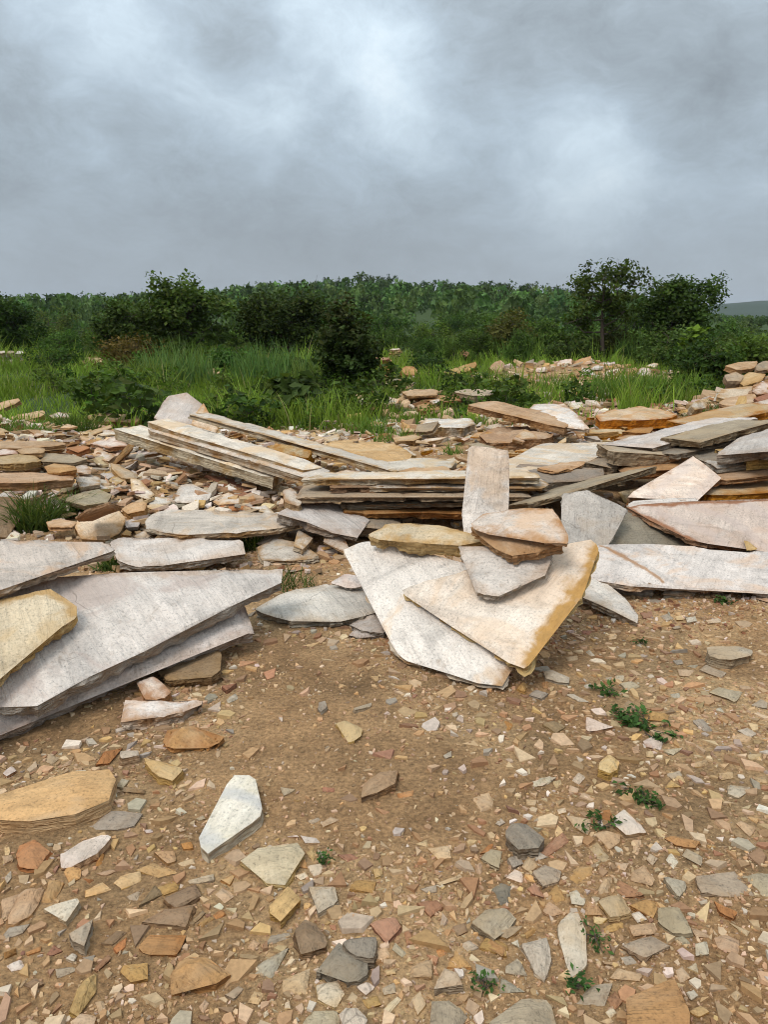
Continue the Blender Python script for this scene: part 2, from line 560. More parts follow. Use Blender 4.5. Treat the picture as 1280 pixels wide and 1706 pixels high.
SAND = [gpoly("385 1080 500 1055 620 1120 720 1210 840 1290 810 1370 700 1410 560 1400 470 1350 430 1290 330 1300 300 1250 390 1210 410 1140"),
        gpoly("1150 1075 1300 1060 1300 1150 1190 1130"), gpoly("1090 1320 1180 1300 1190 1350 1110 1360"),
        gpoly("-60 1235 60 1190 220 1150 260 1215 120 1240 -40 1275")]


def sandy(x, y):
    """1 where the dirt is bare of chips"""
    s = np.zeros(np.shape(x))
    for p in SAND:
        ins = inpoly(x, y, p)
        d = seg_dist(x, y, p)
        s = np.maximum(s, sstep(-0.12, 0.10, np.where(ins, d, -d) + 0.12 * fbm(np.asarray(x) * 5, np.asarray(y) * 5, 77, 3)))
    return s


def grassy(x, y):
    """1 where grass grows"""
    x = np.asarray(x, float)
    y = np.asarray(y, float)
    edge = 10.3 + np.clip(x, 0, 6) * 0.36 + 1.6 * fbm(x * 0.55, y * 0.55, 61, 3)
    g = sstep(-0.4, 0.7, y - edge)
    patch = fbm(x * 0.8, y * 0.5, 67, 3) + 0.25 * np.exp(-((x - 1.2) / 2.2) ** 2) * sstep(17, 12, y)
    g = g * (1 - 0.95 * sstep(-0.03, 0.13, patch) * sstep(25, 17, y) * sstep(-1, 1, x))
    for mx, my, r in ((6.0, 10.6, 1.7), (4.9, 20.5, 1.6), (2.6, 9.7, .9)):
        g = g * sstep(r * .8, r * 1.3, np.hypot(x - mx, (y - my) * .8))
    return g


def build_ground():
    s = np.linspace(-1, 1, 380)
    xs = 0.45 * np.sinh(s * 9.5)
    t = np.linspace(-1, 1, 500)
    ys = 3.0 + 0.42 * np.sinh(t * 9.7)
    X, Y = np.meshgrid(xs, ys)
    Z = H(X, Y)
    V = np.stack([X.ravel(), Y.ravel(), Z.ravel()], 1)
    nx, ny = len(xs), len(ys)
    i = np.arange(nx * ny).reshape(ny, nx)
    Fc = np.stack([i[:-1, :-1].ravel(), i[:-1, 1:].ravel(), i[1:, 1:].ravel(), i[1:, :-1].ravel()], 1)
    m, T, b = new_mat('dirt_ground')
    geo = T.n.new('ShaderNodeNewGeometry')
    co = geo.outputs['Position']
    n1 = T.noise(co, 1.1, 5, 0.6, 0.3)
    n2 = T.noise(co, 6.0, 6, 0.65)
    n3 = T.noise(co, 70.0, 5, 0.7)
    n4 = T.noise(co, 240.0, 3, 0.7)
    c = T.mix(T.maprange(n1, 0.35, 0.66), (0.43, 0.238, 0.106), (0.575, 0.36, 0.178))
    c = T.mix(T.math('MULTIPLY', T.attr('sandy'), 0.75), c, T.mix(n2, (0.35, 0.190, 0.084), (0.475, 0.28, 0.134)))
    c = T.mix(1.0, c, T.ramp(n2, [(0.3, 0.72), (0.5, 1.0), (0.72, 1.22)]), 'MULTIPLY')
    c = T.mix(1.0, c, T.ramp(n3, [(0.3, 0.48), (0.5, 1.0), (0.7, 1.5)]), 'MULTIPLY')
    c = T.mix(T.maprange(n4, 0.62, 0.72), c, (0.60, 0.45, 0.28))
    damp = T.noise(co, 0.8, 4, 0.6, 0.6)
    c = T.mix(1.0, c, T.ramp(damp, [(0.38, 0.66), (0.56, 1.0), (0.7, 1.06)]), 'MULTIPLY')
    g = T.mix(T.noise(co, 0.35, 6, 0.7), (0.036, 0.056, 0.018), (0.07, 0.10, 0.028))
    g = T.mix(1.0, g, T.ramp(T.noise(co, 5.0, 5, 0.7), [(0.3, 0.6), (0.7, 1.4)]), 'MULTIPLY')
    c = T.mix(T.attr('grassy'), c, g)
    c = T.mix(T.attr('wooded'), c, T.mix(T.noise(co, 0.05, 6, 0.75), (0.014, 0.026, 0.010), (0.040, 0.062, 0.022)))
    T.set(b.inputs['Base Color'], c)
    b.inputs['Roughness'].default_value = 0.95
    b.inputs['Specular IOR Level'].default_value = 0.15
    h = T.math('MULTIPLY_ADD', n3, 0.6, T.math('MULTIPLY', n2, 0.8))
    h = T.math('MULTIPLY_ADD', n4, 0.35, h)
    T.set(b.inputs['Normal'], T.bump(h, 1.0, 0.022))
    me = mesh_np('ground', V, Fc, m, {'grassy': ('FLOAT', grassy(V[:, 0], V[:, 1])), 'sandy': ('FLOAT', sandy(V[:, 0], V[:, 1])),
                                     'wooded': ('FLOAT', sstep(120, 420, np.hypot(V[:, 0], V[:, 1])))}, smooth=True)
    link('ground', me, kind='structure')


build_ground()

# ------------------------------------------------------------------ slabs and stones
PLANES = {}
FOOT = []        # (x, y, radius) of everything lying on the foreground, so that loose chips keep clear of it


def resample(poly, step):
    out, tag = [], []
    n = len(poly)
    for i in range(n):
        a, b = np.array(poly[i]), np.array(poly[(i + 1) % n])
        k = max(1, int(round(np.linalg.norm(b - a) / step)))
        for j in range(k):
            out.append(a + (b - a) * j / k)
            tag.append(i)
    return np.array(out), tag


def plate_mesh(poly, thick, mat, seed, step=0.03, rough=0.011, inner=0.06, relief=0.004, dome=0.0, ledge=0.0, rows=4, bevel=0.006, stain_edges=None,
               stain_w=0.07, side_in=0.02, stain_base=1.0, flake=0.012, flake_w=0.045, smooth=True, vein=None):
    """broken stone plate: local top face at z = thick, base at z = 0"""
    r = np.random.default_rng(seed)
    area = sum(poly[i][0] * poly[(i + 1) % len(poly)][1] - poly[(i + 1) % len(poly)][0] * poly[i][1] for i in range(len(poly)))
    rev = area < 0
    if rev:
        poly = poly[::-1]
        if stain_edges is not None:
            n0 = len(poly)
            stain_edges = [(n0 - 2 - e) % n0 for e in stain_edges]
    O, tag = resample(poly, step)
    n = len(O)
    prv, nxt = np.roll(O, 1, 0), np.roll(O, -1, 0)
    tg = nxt - prv
    tg /= np.linalg.norm(tg, axis=1, keepdims=True) + 1e-9
    inn = np.stack([-tg[:, 1], tg[:, 0]], 1)          # inward for CCW
    s = np.arange(n) * step
    jit = rough * (2.4 * vnoise(s * 3.1, s * 0 + seed * 1.7, seed) + 1.8 * vnoise(s * 11, s * 0 + 3.1, seed + 1) + 1.1 * (r.random(n) - 0.5))
    bite = vnoise(s * 6.3, s * 0 + 9.7 + seed, seed + 3)
    jit = jit + rough * 3.4 * sstep(0.20, 0.34, bite)
    O = O + inn * np.clip(jit, -2 * rough, 4.2 * rough)[:, None]
    # top face
    pts = [Vector(p) for p in O]
    ring = O + inn * (bevel * 1.6 + 0.004)
    px, py = ring[:, 0], ring[:, 1]
    ok = inpoly(px, py, O) & (seg_dist(px, py, O) > bevel * 0.9)
    extra = [ring[k] for k in range(n) if ok[k]]
    if flake:
        ring2 = O + inn * (flake_w * (0.5 + 0.8 * r.random(n)))[:, None]
        ok = inpoly(ring2[:, 0], ring2[:, 1], O) & (seg_dist(ring2[:, 0], ring2[:, 1], O) > flake_w * 0.4)
        extra += [ring2[k] for k in range(n) if ok[k]]
    mn, mx = O.min(0), O.max(0)
    gx, gy = np.meshgrid(np.arange(mn[0], mx[0], inner), np.arange(mn[1], mx[1], inner))
    gx = (gx + (r.random(gx.shape) - 0.5) * inner * 0.6).ravel()
    gy = (gy + (r.random(gy.shape) - 0.5) * inner * 0.6).ravel()
    ok = inpoly(gx, gy, O)
    gx, gy = gx[ok], gy[ok]
    ok = seg_dist(gx, gy, O) > inner * 0.45 + bevel
    extra += list(zip(gx[ok], gy[ok]))
    if vein is not None:
        va, vb = np.array(vein[0]), np.array(vein[1])
        dv = (vb - va) / np.linalg.norm(vb - va)
        for q in np.arange(0.02, np.linalg.norm(vb - va), 0.025):
            for w in (-0.014, 0.0, 0.014):
                c_ = va + dv * q + np.array((-dv[1], dv[0])) * (w + 0.006 * (r.random() - 0.5))
                if inpoly(c_[0], c_[1], O) and seg_dist(c_[0], c_[1], O) > 0.012:
                    extra.append(c_)
    allp = pts + [Vector((float(a), float(b))) for a, b in extra]
    vo, eo, fo, _, _, _ = delaunay_2d_cdt(allp, [(i, (i + 1) % n) for i in range(n)], [], 1, 1e-6, False)
    TV = np.array([(v[0], v[1]) for v in vo])
    d = seg_dist(TV[:, 0], TV[:, 1], O)
    z = thick + relief * 2.2 * fbm(TV[:, 0] * 3.5 + seed, TV[:, 1] * 3.5, seed, 3) + relief * 0.8 * vnoise(TV[:, 0] * 16, TV[:, 1] * 16 + seed, seed + 5)
    if ledge:
        z -= ledge * sstep(0.02, 0.04, fbm(TV[:, 0] * 1.6 + 3 * seed, TV[:, 1] * 2.6, seed + 8, 3))
        z -= 0.6 * ledge * sstep(0.16, 0.19, fbm(TV[:, 0] * 2.3, TV[:, 1] * 1.7 + seed, seed + 9, 3))
    size = max(mx[0] - mn[0], mx[1] - mn[1])
    if dome:
        z += dome * (sstep(0, 0.45 * min(mx - mn), d) - 0.5)
    rim = d < 1e-4
    if flake:
        z -= flake * sstep(flake_w * 1.3, flake_w * 0.5, d) * sstep(-0.05, 0.12, fbm(TV[:, 0] * 7 + seed, TV[:, 1] * 7, seed + 12, 2))
    z = np.where(rim, z - bevel * (0.35 + 0.9 * r.random(len(z))), z)
    if stain_edges is None:
        stain = np.exp(-d / stain_w) * 0.75 * stain_base
    else:
        stain = np.maximum(np.exp(-seg_dist(TV[:, 0], TV[:, 1], poly, stain_edges) / stain_w) * 1.25, np.exp(-d / 0.02) * 0.25)
    if vein is not None:
        stain = np.maximum(stain, 1.5 * np.exp(-seg_dist(TV[:, 0], TV[:, 1], [vein[0], vein[1]], [0]) / 0.016))
    # sides: rows of ragged strata
    rimz = {}
    for k in range(len(TV)):
        if rim[k]:
            rimz[(round(TV[k, 0], 5), round(TV[k, 1], 5))] = z[k]
    z0 = np.array([rimz.get((round(p[0], 5), round(p[1], 5)), thick - bevel) for p in O])
    SV, srow = [np.column_stack([O, z0])], [0]
    for j in range(1, rows + 1):
        f = j / rows
        f = f if j == rows else np.clip(f + (r.random() - 0.5) * 0.4 / rows, 0.05, 0.95)
        offs = side_in * (f * (r.random() - 0.25) + 0.5 * (r.random() - 0.35)) + rough * 1.6 * (vnoise(s * 7, s * 0 + j * 3.3, seed + j) + 0.6 * (r.random(n) - 0.5))
        zz = z0 * (1 - f) + 0.02 * thick * (r.random(n) - 0.5) * (0 if j == rows else 1)
        zz = z0 * (1 - f) if j == rows else zz
        SV.append(np.column_stack([O + inn * offs[:, None], zz]))
    V = [np.column_stack([TV, z])] + SV
    faces = [tuple(f) for f in fo]
    # orient the top up
    fixed = []
    for f in faces:
        a, b, c = TV[f[0]], TV[f[1]], TV[f[2]]
        fixed.append(f if (b[0] - a[0]) * (c[1] - a[1]) - (b[1] - a[1]) * (c[0] - a[0]) > 0 else f[::-1])
    ntop = len(fixed)
    base = len(TV)
    for j in range(rows):
        for k in range(n):
            k2 = (k + 1) % n
            fixed.append((base + j * n + k2, base + j * n + k, base + (j + 1) * n + k, base + (j + 1) * n + k2))
    fixed.append(tuple(base + rows * n + k for k in range(n))[::-1])
    V = np.vstack(V)
    me = bpy.data.meshes.new('plate')
    me.from_pydata(V.tolist(), [], fixed)
    sm = np.zeros(len(me.polygons), bool)
    sm[:ntop] = smooth
    me.polygons.foreach_set('use_smooth', sm)
    side = np.concatenate([np.zeros(base), np.ones(len(V) - base)])
    sstain = np.full(len(V) - base, 0.55 * stain_base)
    set_attrs(me, {'side': ('FLOAT', side), 'stain': ('FLOAT', np.concatenate([stain, sstain]))})
    me.materials.append(mat)
    me.update()
    return me


_seed = [100]


def place_plate(name, label, P3, nrm, thick, mat, cat, group=None, parent=None, **kw):
    """P3: world points of the top face (all on one plane with normal nrm)"""
    _seed[0] += 1
    P3 = np.array(P3)
    nrm = nrm / np.linalg.norm(nrm)
    if nrm[2] < 0:
        nrm = -nrm
    k = len(P3)
    e = [np.linalg.norm(P3[(i + 1) % k] - P3[i]) for i in range(k)]
    i = int(np.argmax(e))
    ax = P3[(i + 1) % k] - P3[i]
    ax = ax - nrm * np.dot(ax, nrm)
    ax /= np.linalg.norm(ax)
    ay = np.cross(nrm, ax)
    c = P3.mean(0)
    poly = [(float(np.dot(p - c, ax)), float(np.dot(p - c, ay))) for p in P3]
    if 'vein' in kw:
        kw['vein'] = [(float(np.dot(p - c, ax)), float(np.dot(p - c, ay))) for p in kw['vein']]
    me = plate_mesh(poly, thick, MATS[mat], _seed[0], **kw)
    o = link(name, me, parent, label, cat, group)
    M = Matrix.Identity(4)
    org = c - nrm * thick
    for r_ in range(3):
        M[r_][0], M[r_][1], M[r_][2], M[r_][3] = ax[r_], ay[r_], nrm[r_], org[r_]
    o.matrix_world = M
    me.name = name
    FOOT.append((c[0], c[1], 0.45 * max(np.ptp(P3[:, 0]), np.ptp(P3[:, 1]))))
    return o


def pts(s):
    a = [float(q) for q in s.split()]
    return [(a[i], a[i + 1]) for i in range(0, len(a), 2)]


def slab(key, label, poly, plane, thick, mat, cat='stone slab', group=None, name='stone_slab', **kw):
    """poly: outline of the top face; plane: three (corner index, height) or (corner index, 'y', distance), or ('off', key, gap, tilt x, tilt y)"""
    pp = pts(poly)
    if plane[0] == 'off':
        p0, n = PLANES[plane[1]]
        n = n.copy()
        if len(plane) > 3:
            n = n + np.array((plane[3], plane[4], 0))
            n /= np.linalg.norm(n)
        cu, cv = np.mean([q[0] for q in pp]), np.mean([q[1] for q in pp])
        q = on_plane(cu, cv, p0, PLANES[plane[1]][1])
        p0 = q + PLANES[plane[1]][1] * plane[2]
    else:
        tri = []
        for a in plane:
            u, v = pp[a[0]]
            tri.append(at_y(u, v, a[2]) if a[1] == 'y' else at_z(u, v, a[1]))
        n = np.cross(tri[1] - tri[0], tri[2] - tri[0])
        n /= np.linalg.norm(n)
        if n[2] < 0:
            n = -n
        p0 = tri[0]
    PLANES[key] = (p0, n)
    P3 = [on_plane(u, v, p0, n) for u, v in pp]
    if 'vein' in kw:
        kw['vein'] = [on_plane(u, v, p0, n) for u, v in kw['vein']]
    big = max(np.ptp([p[0] for p in P3]), np.ptp([p[1] for p in P3]))
    kw.setdefault('step', min(0.026, max(0.012, big / 30)))
    kw.setdefault('inner', min(0.042, max(0.02, big / 14)))
    kw.setdefault('rough', .014 if big > .5 else .010 if big > .25 else .007)
    kw.setdefault('ledge', .007 if big > .5 else 0)
    return place_plate(name, label, P3, n, thick, mat, cat, group, **kw)


def edge_slab(key, label, e0, e1, depth, thick, mat, back_rise=0.0, skew=0.0, cat='stone slab', group=None, name='stone_slab', cut0=0.0, cut1=0.0, **kw):
    """a slab seen on its broken edge: e0, e1 = (u, v, distance) of the two ends of the front top edge"""
    a, b = at_y(*e0), at_y(*e1)
    along = b - a
    back = np.array((-along[1], along[0], 0.0))
    back /= np.linalg.norm(back)
    if back[1] < 0:
        back = -back
    back = back * depth + np.array((0, 0, back_rise))
    sk = along / np.linalg.norm(along) * skew
    n = np.cross(along, back)
    PLANES[key] = (a, n / np.linalg.norm(n) * (1 if n[2] > 0 else -1))
    L_ = along / np.linalg.norm(along)
    P3 = [a, a + along * 0.5 + back * 0.015, b, b + back * 0.6 + sk - L_ * cut1, b + back + sk - L_ * cut1 * 1.7, a + along * .45 + back * 1.04 + sk, a + back * .96 + sk + L_ * cut0 * 1.5, a + back * .5 + sk * .5 + L_ * cut0 * .3]
    kw.setdefault('step', 0.026)
    kw.setdefault('rough', .013)
    return place_plate(name, label, P3, n, thick, mat, cat, group, **kw)


SL, ST = 'slabs strewn and stacked across the quarry floor', 'loose stones lying on the dirt'
# ---- the left front heap
slab('D2', 'long blue-grey slab with a sharp tip tilted across the near heap', "-90 985 0 972 50 962 235 955 470 944 467 961 330 1030 248 1074 60 1166 6 1170 -30 1150",
     [(4, .30), (9, .15), (1, .33)], .085, 'blue', relief=.005, stain_edges=[2, 3], stain_w=.035)
slab('D3', 'grey slab jutting out directly beneath the long blue-grey slab', "-80 1040 200 1000 406 1007 420 1046 254 1104 100 1170 0 1212 -90 1252",
     ('off', 'D2', -.098, 0.0, .01), .075, 'blue', relief=.004)
slab('D1', 'pale grey slab lying over the far end of the blue-grey slab', "-160 905 0 895 168 898 189 912 90 946 0 978 -150 1030", [(3, .43), (5, .415), (1, .46)], .055, 'pale', stain_base=.3)
slab('D4', 'cream slab with golden yellow edges leaning on the blue-grey slab', "-90 1018 0 998 82 981 98 992 125 1005 123 1018 0 1122 -90 1196", ('off', 'D2', .085, .02, .0), .07, 'cream',
     stain_edges=[1, 2, 3, 4], stain_w=.04)
slab('D5', 'brown flat slab tucked in shadow under the slab heap', "262 1110 281 1130 352 1128 363 1116 367 1088 330 1065 250 1085", [(0, .05), (2, .05), (4, .07)], .05, 'brown', cat='stone slab')
slab('D6', 'greyish pink block poking out under the slab heap', "222 1130 242 1156 273 1158 280 1146 254 1120", [(0, .07), (2, .06), (4, .08)], .07, 'pink')
slab('D7', 'white triangular flat stone beside a tan boulder below the slab heap', "211 1166 300 1164 342 1166 346 1172 266 1191 203 1198", [(0, .055), (2, .045), (5, .05)], .05, 'white')
slab('D8', 'rounded tan layered boulder just below the white triangular stone', "262 1200 275 1194 318 1192 375 1208 384 1222 348 1232 300 1230 270 1218", [(0, .07), (3, .065), (6, .065)], .075, 'ochre',
     dome=.025, bevel=.014, relief=.01, rows=5, side_in=.03)
# ---- slabs behind the left heap
slab('A13', 'weathered grey slab lying flat behind the blue-grey slab, thick broken front', "186 897 205 891 300 893 400 896 418 905 416 917 330 931 240 936 196 931", [(0, .125), (3, .13), (7, .115)], .065, 'grey', ledge=.008)
slab('A12', 'wide pale grey slab with a split layer behind the weathered slab', "240 853 262 848 430 847 500 855 507 866 470 876 380 882 300 884 246 876", [(0, .19), (3, .19), (7, .17)], .06, 'pale', ledge=.014, stain_base=.4)
slab('B11', 'small pale triangular slab in the weedy gap beside the weathered slab', "428 909 457 893 500 905 529 925 437 930", [(0, .065), (1, .08), (3, .05)], .055, 'pale')
slab('B7', 'bluish slab sloping out of the left end of the central stack', "464 856 497 835 571 838 625 872 600 890 560 884", [(0, 'y', 4.9), (5, 'y', 4.75), (2, 'y', 5.4)], .06, 'grey')
edge_slab('B8', 'dark grey-brown slab wedged low under the central stack', (560, 873, 5.0), (668, 880, 5.0), .5, .085, 'slate')
slab('E1', 'grey slab lying flat on the dirt left of the propped slab', "427 1011 470 985 553 966 600 967 645 1010 578 1034 545 1036 480 1026", [(0, .065), (3, .075), (5, .06)], .06, 'grey')
slab('E1b', 'narrow grey offcut touching the front of the flat grey slab', "578 1036 622 1016 650 1040 640 1054 600 1050", [(0, .045), (1, .05), (3, .04)], .045, 'grey')
slab('E1c', 'small pale greenish chip in front of the narrow grey offcut', "578 1054 590 1042 612 1046 626 1056 600 1060", [(0, .03), (1, .035), (3, .03)], .035, 'grey', name='stone_chip', cat='stone')
slab('E1d', 'short grey slab piece lying on the flat grey slab', "551 966 575 950 600 955 607 972 588 975", [(0, .11), (1, .13), (3, .11)], .03, 'blue')
# ---- the propped pile in the middle
slab('E2', 'large pale grey slab propped towards the viewer, its gold corner low', "573 908 605 896 700 915 780 935 905 1010 851 1104 836 1137 760 1119 671 1091 658 1078 591 948 586 924",
     [(8, .07), (5, .10), (0, .33)], .045, 'white', stain_edges=[5], stain_w=.05, relief=.004)
slab('E3', 'big triangular slab with a bright golden edge lying on the propped pile', "674 978 772 945 880 915 985 892 998 900 985 937 982 958 889 1086 886 1100 873 1109 780 1050 690 992",
     ('off', 'E2', .062), .05, 'golden', stain_edges=[4, 5, 6, 7], stain_w=.055, relief=.004)
slab('E4', 'ragged blue-grey slab lying on the golden-edged triangular slab', "767 911 825 908 920 912 918 938 908 944 912 956 889 959 830 990 794 981 790 953 772 930", ('off', 'E3', .055, 0, .01), .04, 'grey', rough=.009, relief=.006)
slab('E6', 'ochre-topped slab sandwiched under the topmost white slab', "786 874 857 886 925 897 936 904 905 912 866 918 854 924", ('off', 'E4', .07, -.02, .04), .055, 'tan', stain_base=1.3)
slab('E5', 'white layered slab topmost on the propped pile', "783 862 804 847 870 842 921 842 931 868 943 889 942 899 857 887 787 872", ('off', 'E6', .055, .0, .02), .038, 'pale', ledge=.01, rough=.008)
slab('E7', 'thick cream-yellow rectangular slab lying behind the propped slab', "617 885 642 873 719 871 790 886 812 899 767 907 690 903 634 897", [(0, .43), (5, .42), (2, .47)], .085, 'cream', relief=.008, rough=.012)
slab('E8', 'upright pinkish grey slab standing against the central stack', "786 744 825 746 847 750 850 850 848 900 775 905 771 860", [(0, 'y', 4.78), (2, 'y', 4.80), (4, 'y', 4.5)], .05, 'white', stain_base=.35, ledge=.006)
slab('F5', 'narrow grey slab pointing down beside the golden-edged slab', "930 950 986 950 1014 967 1066 1023 1062 1036 958 984", [(3, .035), (1, .15), (5, .11)], .045, 'grey')
# ---- right front slabs
slab('F1', 'blue-grey five-sided slab leaning on its edge behind the long white slab', "940 821 979 814 1048 848 1015 903 1000 925 938 915", [(1, 'y', 4.85), (3, 'y', 4.55), (5, 'y', 4.5)], .04, 'grey', stain_base=.2)
slab('F2', 'dark grey triangular slab in the shade of the pinkish slab', "1035 846 1090 866 1137 900 1130 915 1012 912 1005 870", [(0, 'y', 4.98), (2, 'y', 4.72), (4, 'y', 4.6)], .04, 'slate', stain_base=.3)
slab('F3', 'large pinkish slab with a rusty broken edge sloping to the viewer', "1046 843 1063 839 1150 834 1280 829 1420 828 1420 925 1280 917 1177 910 1139 891 1100 870 1063 853",
     [(7, .15), (3, 'y', 5.0), (0, 'y', 4.95)], .05, 'pink', stain_edges=[0, 1, 2, 7, 8, 9, 10], stain_w=.03)
slab('F4', 'long white slab with a yellow vein lying along the dirt edge', "965 925 998 904 1136 908 1280 918 1430 926 1430 992 1280 981 1240 972 1184 976 1105 970 1060 972 970 960", [(8, .10), (11, .14), (2, .17)], .045, 'white', relief=.004, rough=.009, stain_base=.4, vein=((1002, 906), (1105, 966)))
slab('F4b', 'thin white block under the front edge of the long white slab', "1105 975 1160 978 1162 986 1150 992 1106 988", [(0, .05), (2, .045), (4, .045)], .05, 'white', name='stone_block', cat='stone')
slab('F4c', 'white broken block under the long white slab at the frame edge', "1249 984 1310 990 1310 1006 1262 994", [(0, .05), (1, .05), (3, .045)], .05, 'white', name='stone_block', cat='stone')
slab('F4d', 'greyish flat block under the left half of the long white slab', "1020 968 1085 972 1088 985 1030 982", [(0, .06), (1, .06), (3, .05)], .06, 'grey', name='stone_block', cat='stone')
slab('F7', 'small golden flake lying on the pinkish slab', "1239 896 1246 899 1264 914 1245 915", ('off', 'F3', .015), .012, 'yellow', name='stone_flake', cat='stone')
slab('F8', 'bluish slab showing a thin strip behind the pinkish slab', "1046 838 1062 832 1110 828 1162 826 1170 838 1060 846", [(0, 'y', 5.04), (2, 'y', 5.12), (5, 'y', 4.99)], .03, 'blue', stain_base=.3)
slab('F9', 'pale pink slab raised on its corner with a rusty thick side', "1042 828 1100 793 1156 758 1180 776 1201 792 1162 830", [(5, 'y', 5.1), (0, 'y', 5.15), (2, 'y', 5.6)], .085, 'pink', stain_base=.5)
edge_slab('F10', 'thin grey slab rising to the right out of the central stack', (879, 836, 5.0), (1091, 777, 5.5), .35, .05, 'buff', back_rise=-.09, cut1=.05)
slab('C5', 'wide cream slab lying flat behind the upright pinkish slab', "820 775 849 764 901 737 1040 734 1015 752 976 770 849 785", [(1, .36), (2, .31), (5, .36)], .05, 'pale', stain_base=.5)
slab('C7', 'rough grey slab with a bent back in front of the wide cream slab', "852 786 869 771 927 783 1006 779 1010 791 960 797 912 803", [(1, .38), (3, .36), (6, .34)], .07, 'slate', rough=.012, relief=.008)
slab('C8', 'small pale offcut lying on the wide cream slab', "899 779 930 770 976 767 972 775 925 784", [(0, .39), (2, .38), (4, .39)], .03, 'tan')
slab('C6', 'grey-topped slab wedged at the end of the wide cream slab', "978 770 1003 755 1027 747 1046 752 1034 775", [(0, .38), (2, .40), (4, .38)], .08, 'buff')
edge_slab('C6b', 'thick brown-sided slab lying between the cream slab and the grey stack', (1024, 752, 5.85), (1190, 762, 6.0), .5, .11, 'buff', skew=.1, cut1=.1)
edge_slab('C6c', 'ochre-sided slab under the thick brown-sided slab', (1040, 786, 5.75), (1195, 776, 5.75), .4, .07, 'ochre')
# ---- the grey stack at the right
edge_slab('C4a', 'long grey slab tilted up to the right on the grey stack', (1087, 742, 6.0), (1263, 696, 6.7), .4, .075, 'grey', back_rise=-.02, cut0=-.1, ledge=.01)
edge_slab('C4b', 'second grey slab of the tilted stack, below the long one', (1167, 733, 5.85), (1300, 700, 6.3), .4, .065, 'buff', back_rise=-.03)
edge_slab('C4d', 'brownish grey slab lying lowest in the tilted stack', (1128, 757, 5.85), (1262, 724, 6.2), .35, .055, 'slate', back_rise=-.03)
slab('C4c', 'thick grey slab nearest in the tilted stack at the frame edge', "1194 753 1237 724 1290 710 1350 712 1340 742 1270 742", [(0, 'y', 5.5), (1, 'y', 6.1), (5, 'y', 5.4)], .10, 'grey')
edge_slab('C4f', 'dark slab in shadow under the thick grey slab', (1198, 772, 5.55), (1320, 758, 5.6), .5, .06, 'slate')
edge_slab('C4e', 'tan slab with a rusty end resting atop the tilted stack', (1170, 709, 7.0), (1310, 676, 7.6), .4, .085, 'rust', back_rise=.0)
edge_slab('C10a', 'thin grey slab lying below the tilted grey stack', (1196, 777, 5.5), (1262, 769, 5.5), .5, .055, 'grey')
edge_slab('C10b', 'thick yellowish slab at the frame edge below the grey stack', (1246, 766, 5.45), (1340, 762, 5.5), .5, .075, 'yellow')
edge_slab('C10c', 'tan-edged slab overhanging a dark gap at the frame edge', (1199, 797, 5.35), (1330, 783, 5.4), .5, .055, 'tan')
edge_slab('C10d', 'rusty slab deep in the gap behind the large pinkish slab', (1175, 822, 5.25), (1330, 815, 5.3), .5, .10, 'rust')
# ---- the central stack seen on edge
edge_slab('s5', 'orange-edged slab low in the central stack', (572, 852, 5.15), (860, 856, 5.2), .5, .05, 'orange')
edge_slab('s4', 'grey slab above the orange-edged slab of the central stack', (570, 841, 5.2), (884, 834, 5.2), .5, .036, 'slate')
edge_slab('s3', 'long dark-edged slab running through the middle of the central stack', (496, 827, 5.12), (884, 823, 5.18), .5, .045, 'buff', back_rise=-.01)
edge_slab('s2', 'thin pale slab second from the top of the central stack', (612, 813, 5.2), (914, 810, 5.22), .45, .033, 'pale')
edge_slab('s1', 'long pale slab topmost in the central stack', (506, 797, 5.3), (900, 794, 5.2), .36, .05, 'pale', back_rise=-.02, cut0=.10)
edge_slab('s0', 'short brown slab filling the gap in the central stack', (552, 811, 5.22), (640, 810, 5.22), .5, .045, 'brown')
slab('B9', 'pinkish chunk leaning at the left end of the central stack', "472 816 486 812 503 836 497 842 478 836", [(0, 'y', 5.3), (2, 'y', 5.1), (4, 'y', 5.1)], .09, 'pink', name='stone_chunk', cat='stone')
# ---- the long boards of stone at the left
PL = 'long narrow slabs stacked like boards'
edge_slab('Pl', 'lowest long narrow pale slab of the board-like stack', (191, 714, 7.0), (456, 795, 5.9), .35, .105, 'pale', back_rise=.0, group=PL, cut1=.1, rough=.005, stain_base=.5)
edge_slab('Pm', 'middle long narrow slab of the board-like stack, reaching furthest forward', (243, 713, 6.80), (536, 801, 5.62), .3, .075, 'pale', group=PL, cut1=.1, rough=.005, stain_base=.5)
edge_slab('Pu', 'uppermost long narrow slab of the board-like stack', (246, 702, 6.83), (505, 782, 5.80), .24, .058, 'pale', group=PL, rough=.005, stain_base=.5)
edge_slab('Pr', 'long thin slab bridging a dark gap behind the board-like stack', (314, 688, 7.7), (655, 784, 6.35), .28, .055, 'pale', back_rise=-.02, rough=.005, cut1=.05)
slab('Pb', 'ochre block propping the long thin slab over the gap', "444 741 470 738 515 752 512 760 460 752", [(0, 'y', 7.0), (2, 'y', 6.8), (4, 'y', 6.9)], .12, 'rust', name='stone_block', cat='stone')
slab('Pc', 'brown slab in shadow under the board-like stack', "330 800 400 806 440 822 390 832 340 820", [(0, .14), (2, .14), (3, .12)], .06, 'red')
slab('A1', 'grey slab standing upright in the grass with a notched top', "256 694 280 657 303 663 311 652 324 663 337 672 330 702 285 710", [(1, 'y', 10.3), (3, 'y', 10.4), (6, 'y', 9.9)], .06, 'grey', rough=.004, step=.02)
slab('A2', 'small tan slab leaning beside the upright notched slab', "318 706 326 690 339 671 345 690 362 712 357 721", [(0, 'y', 8.9), (2, 'y', 9.2), (4, 'y', 8.9)], .05, 'cream')
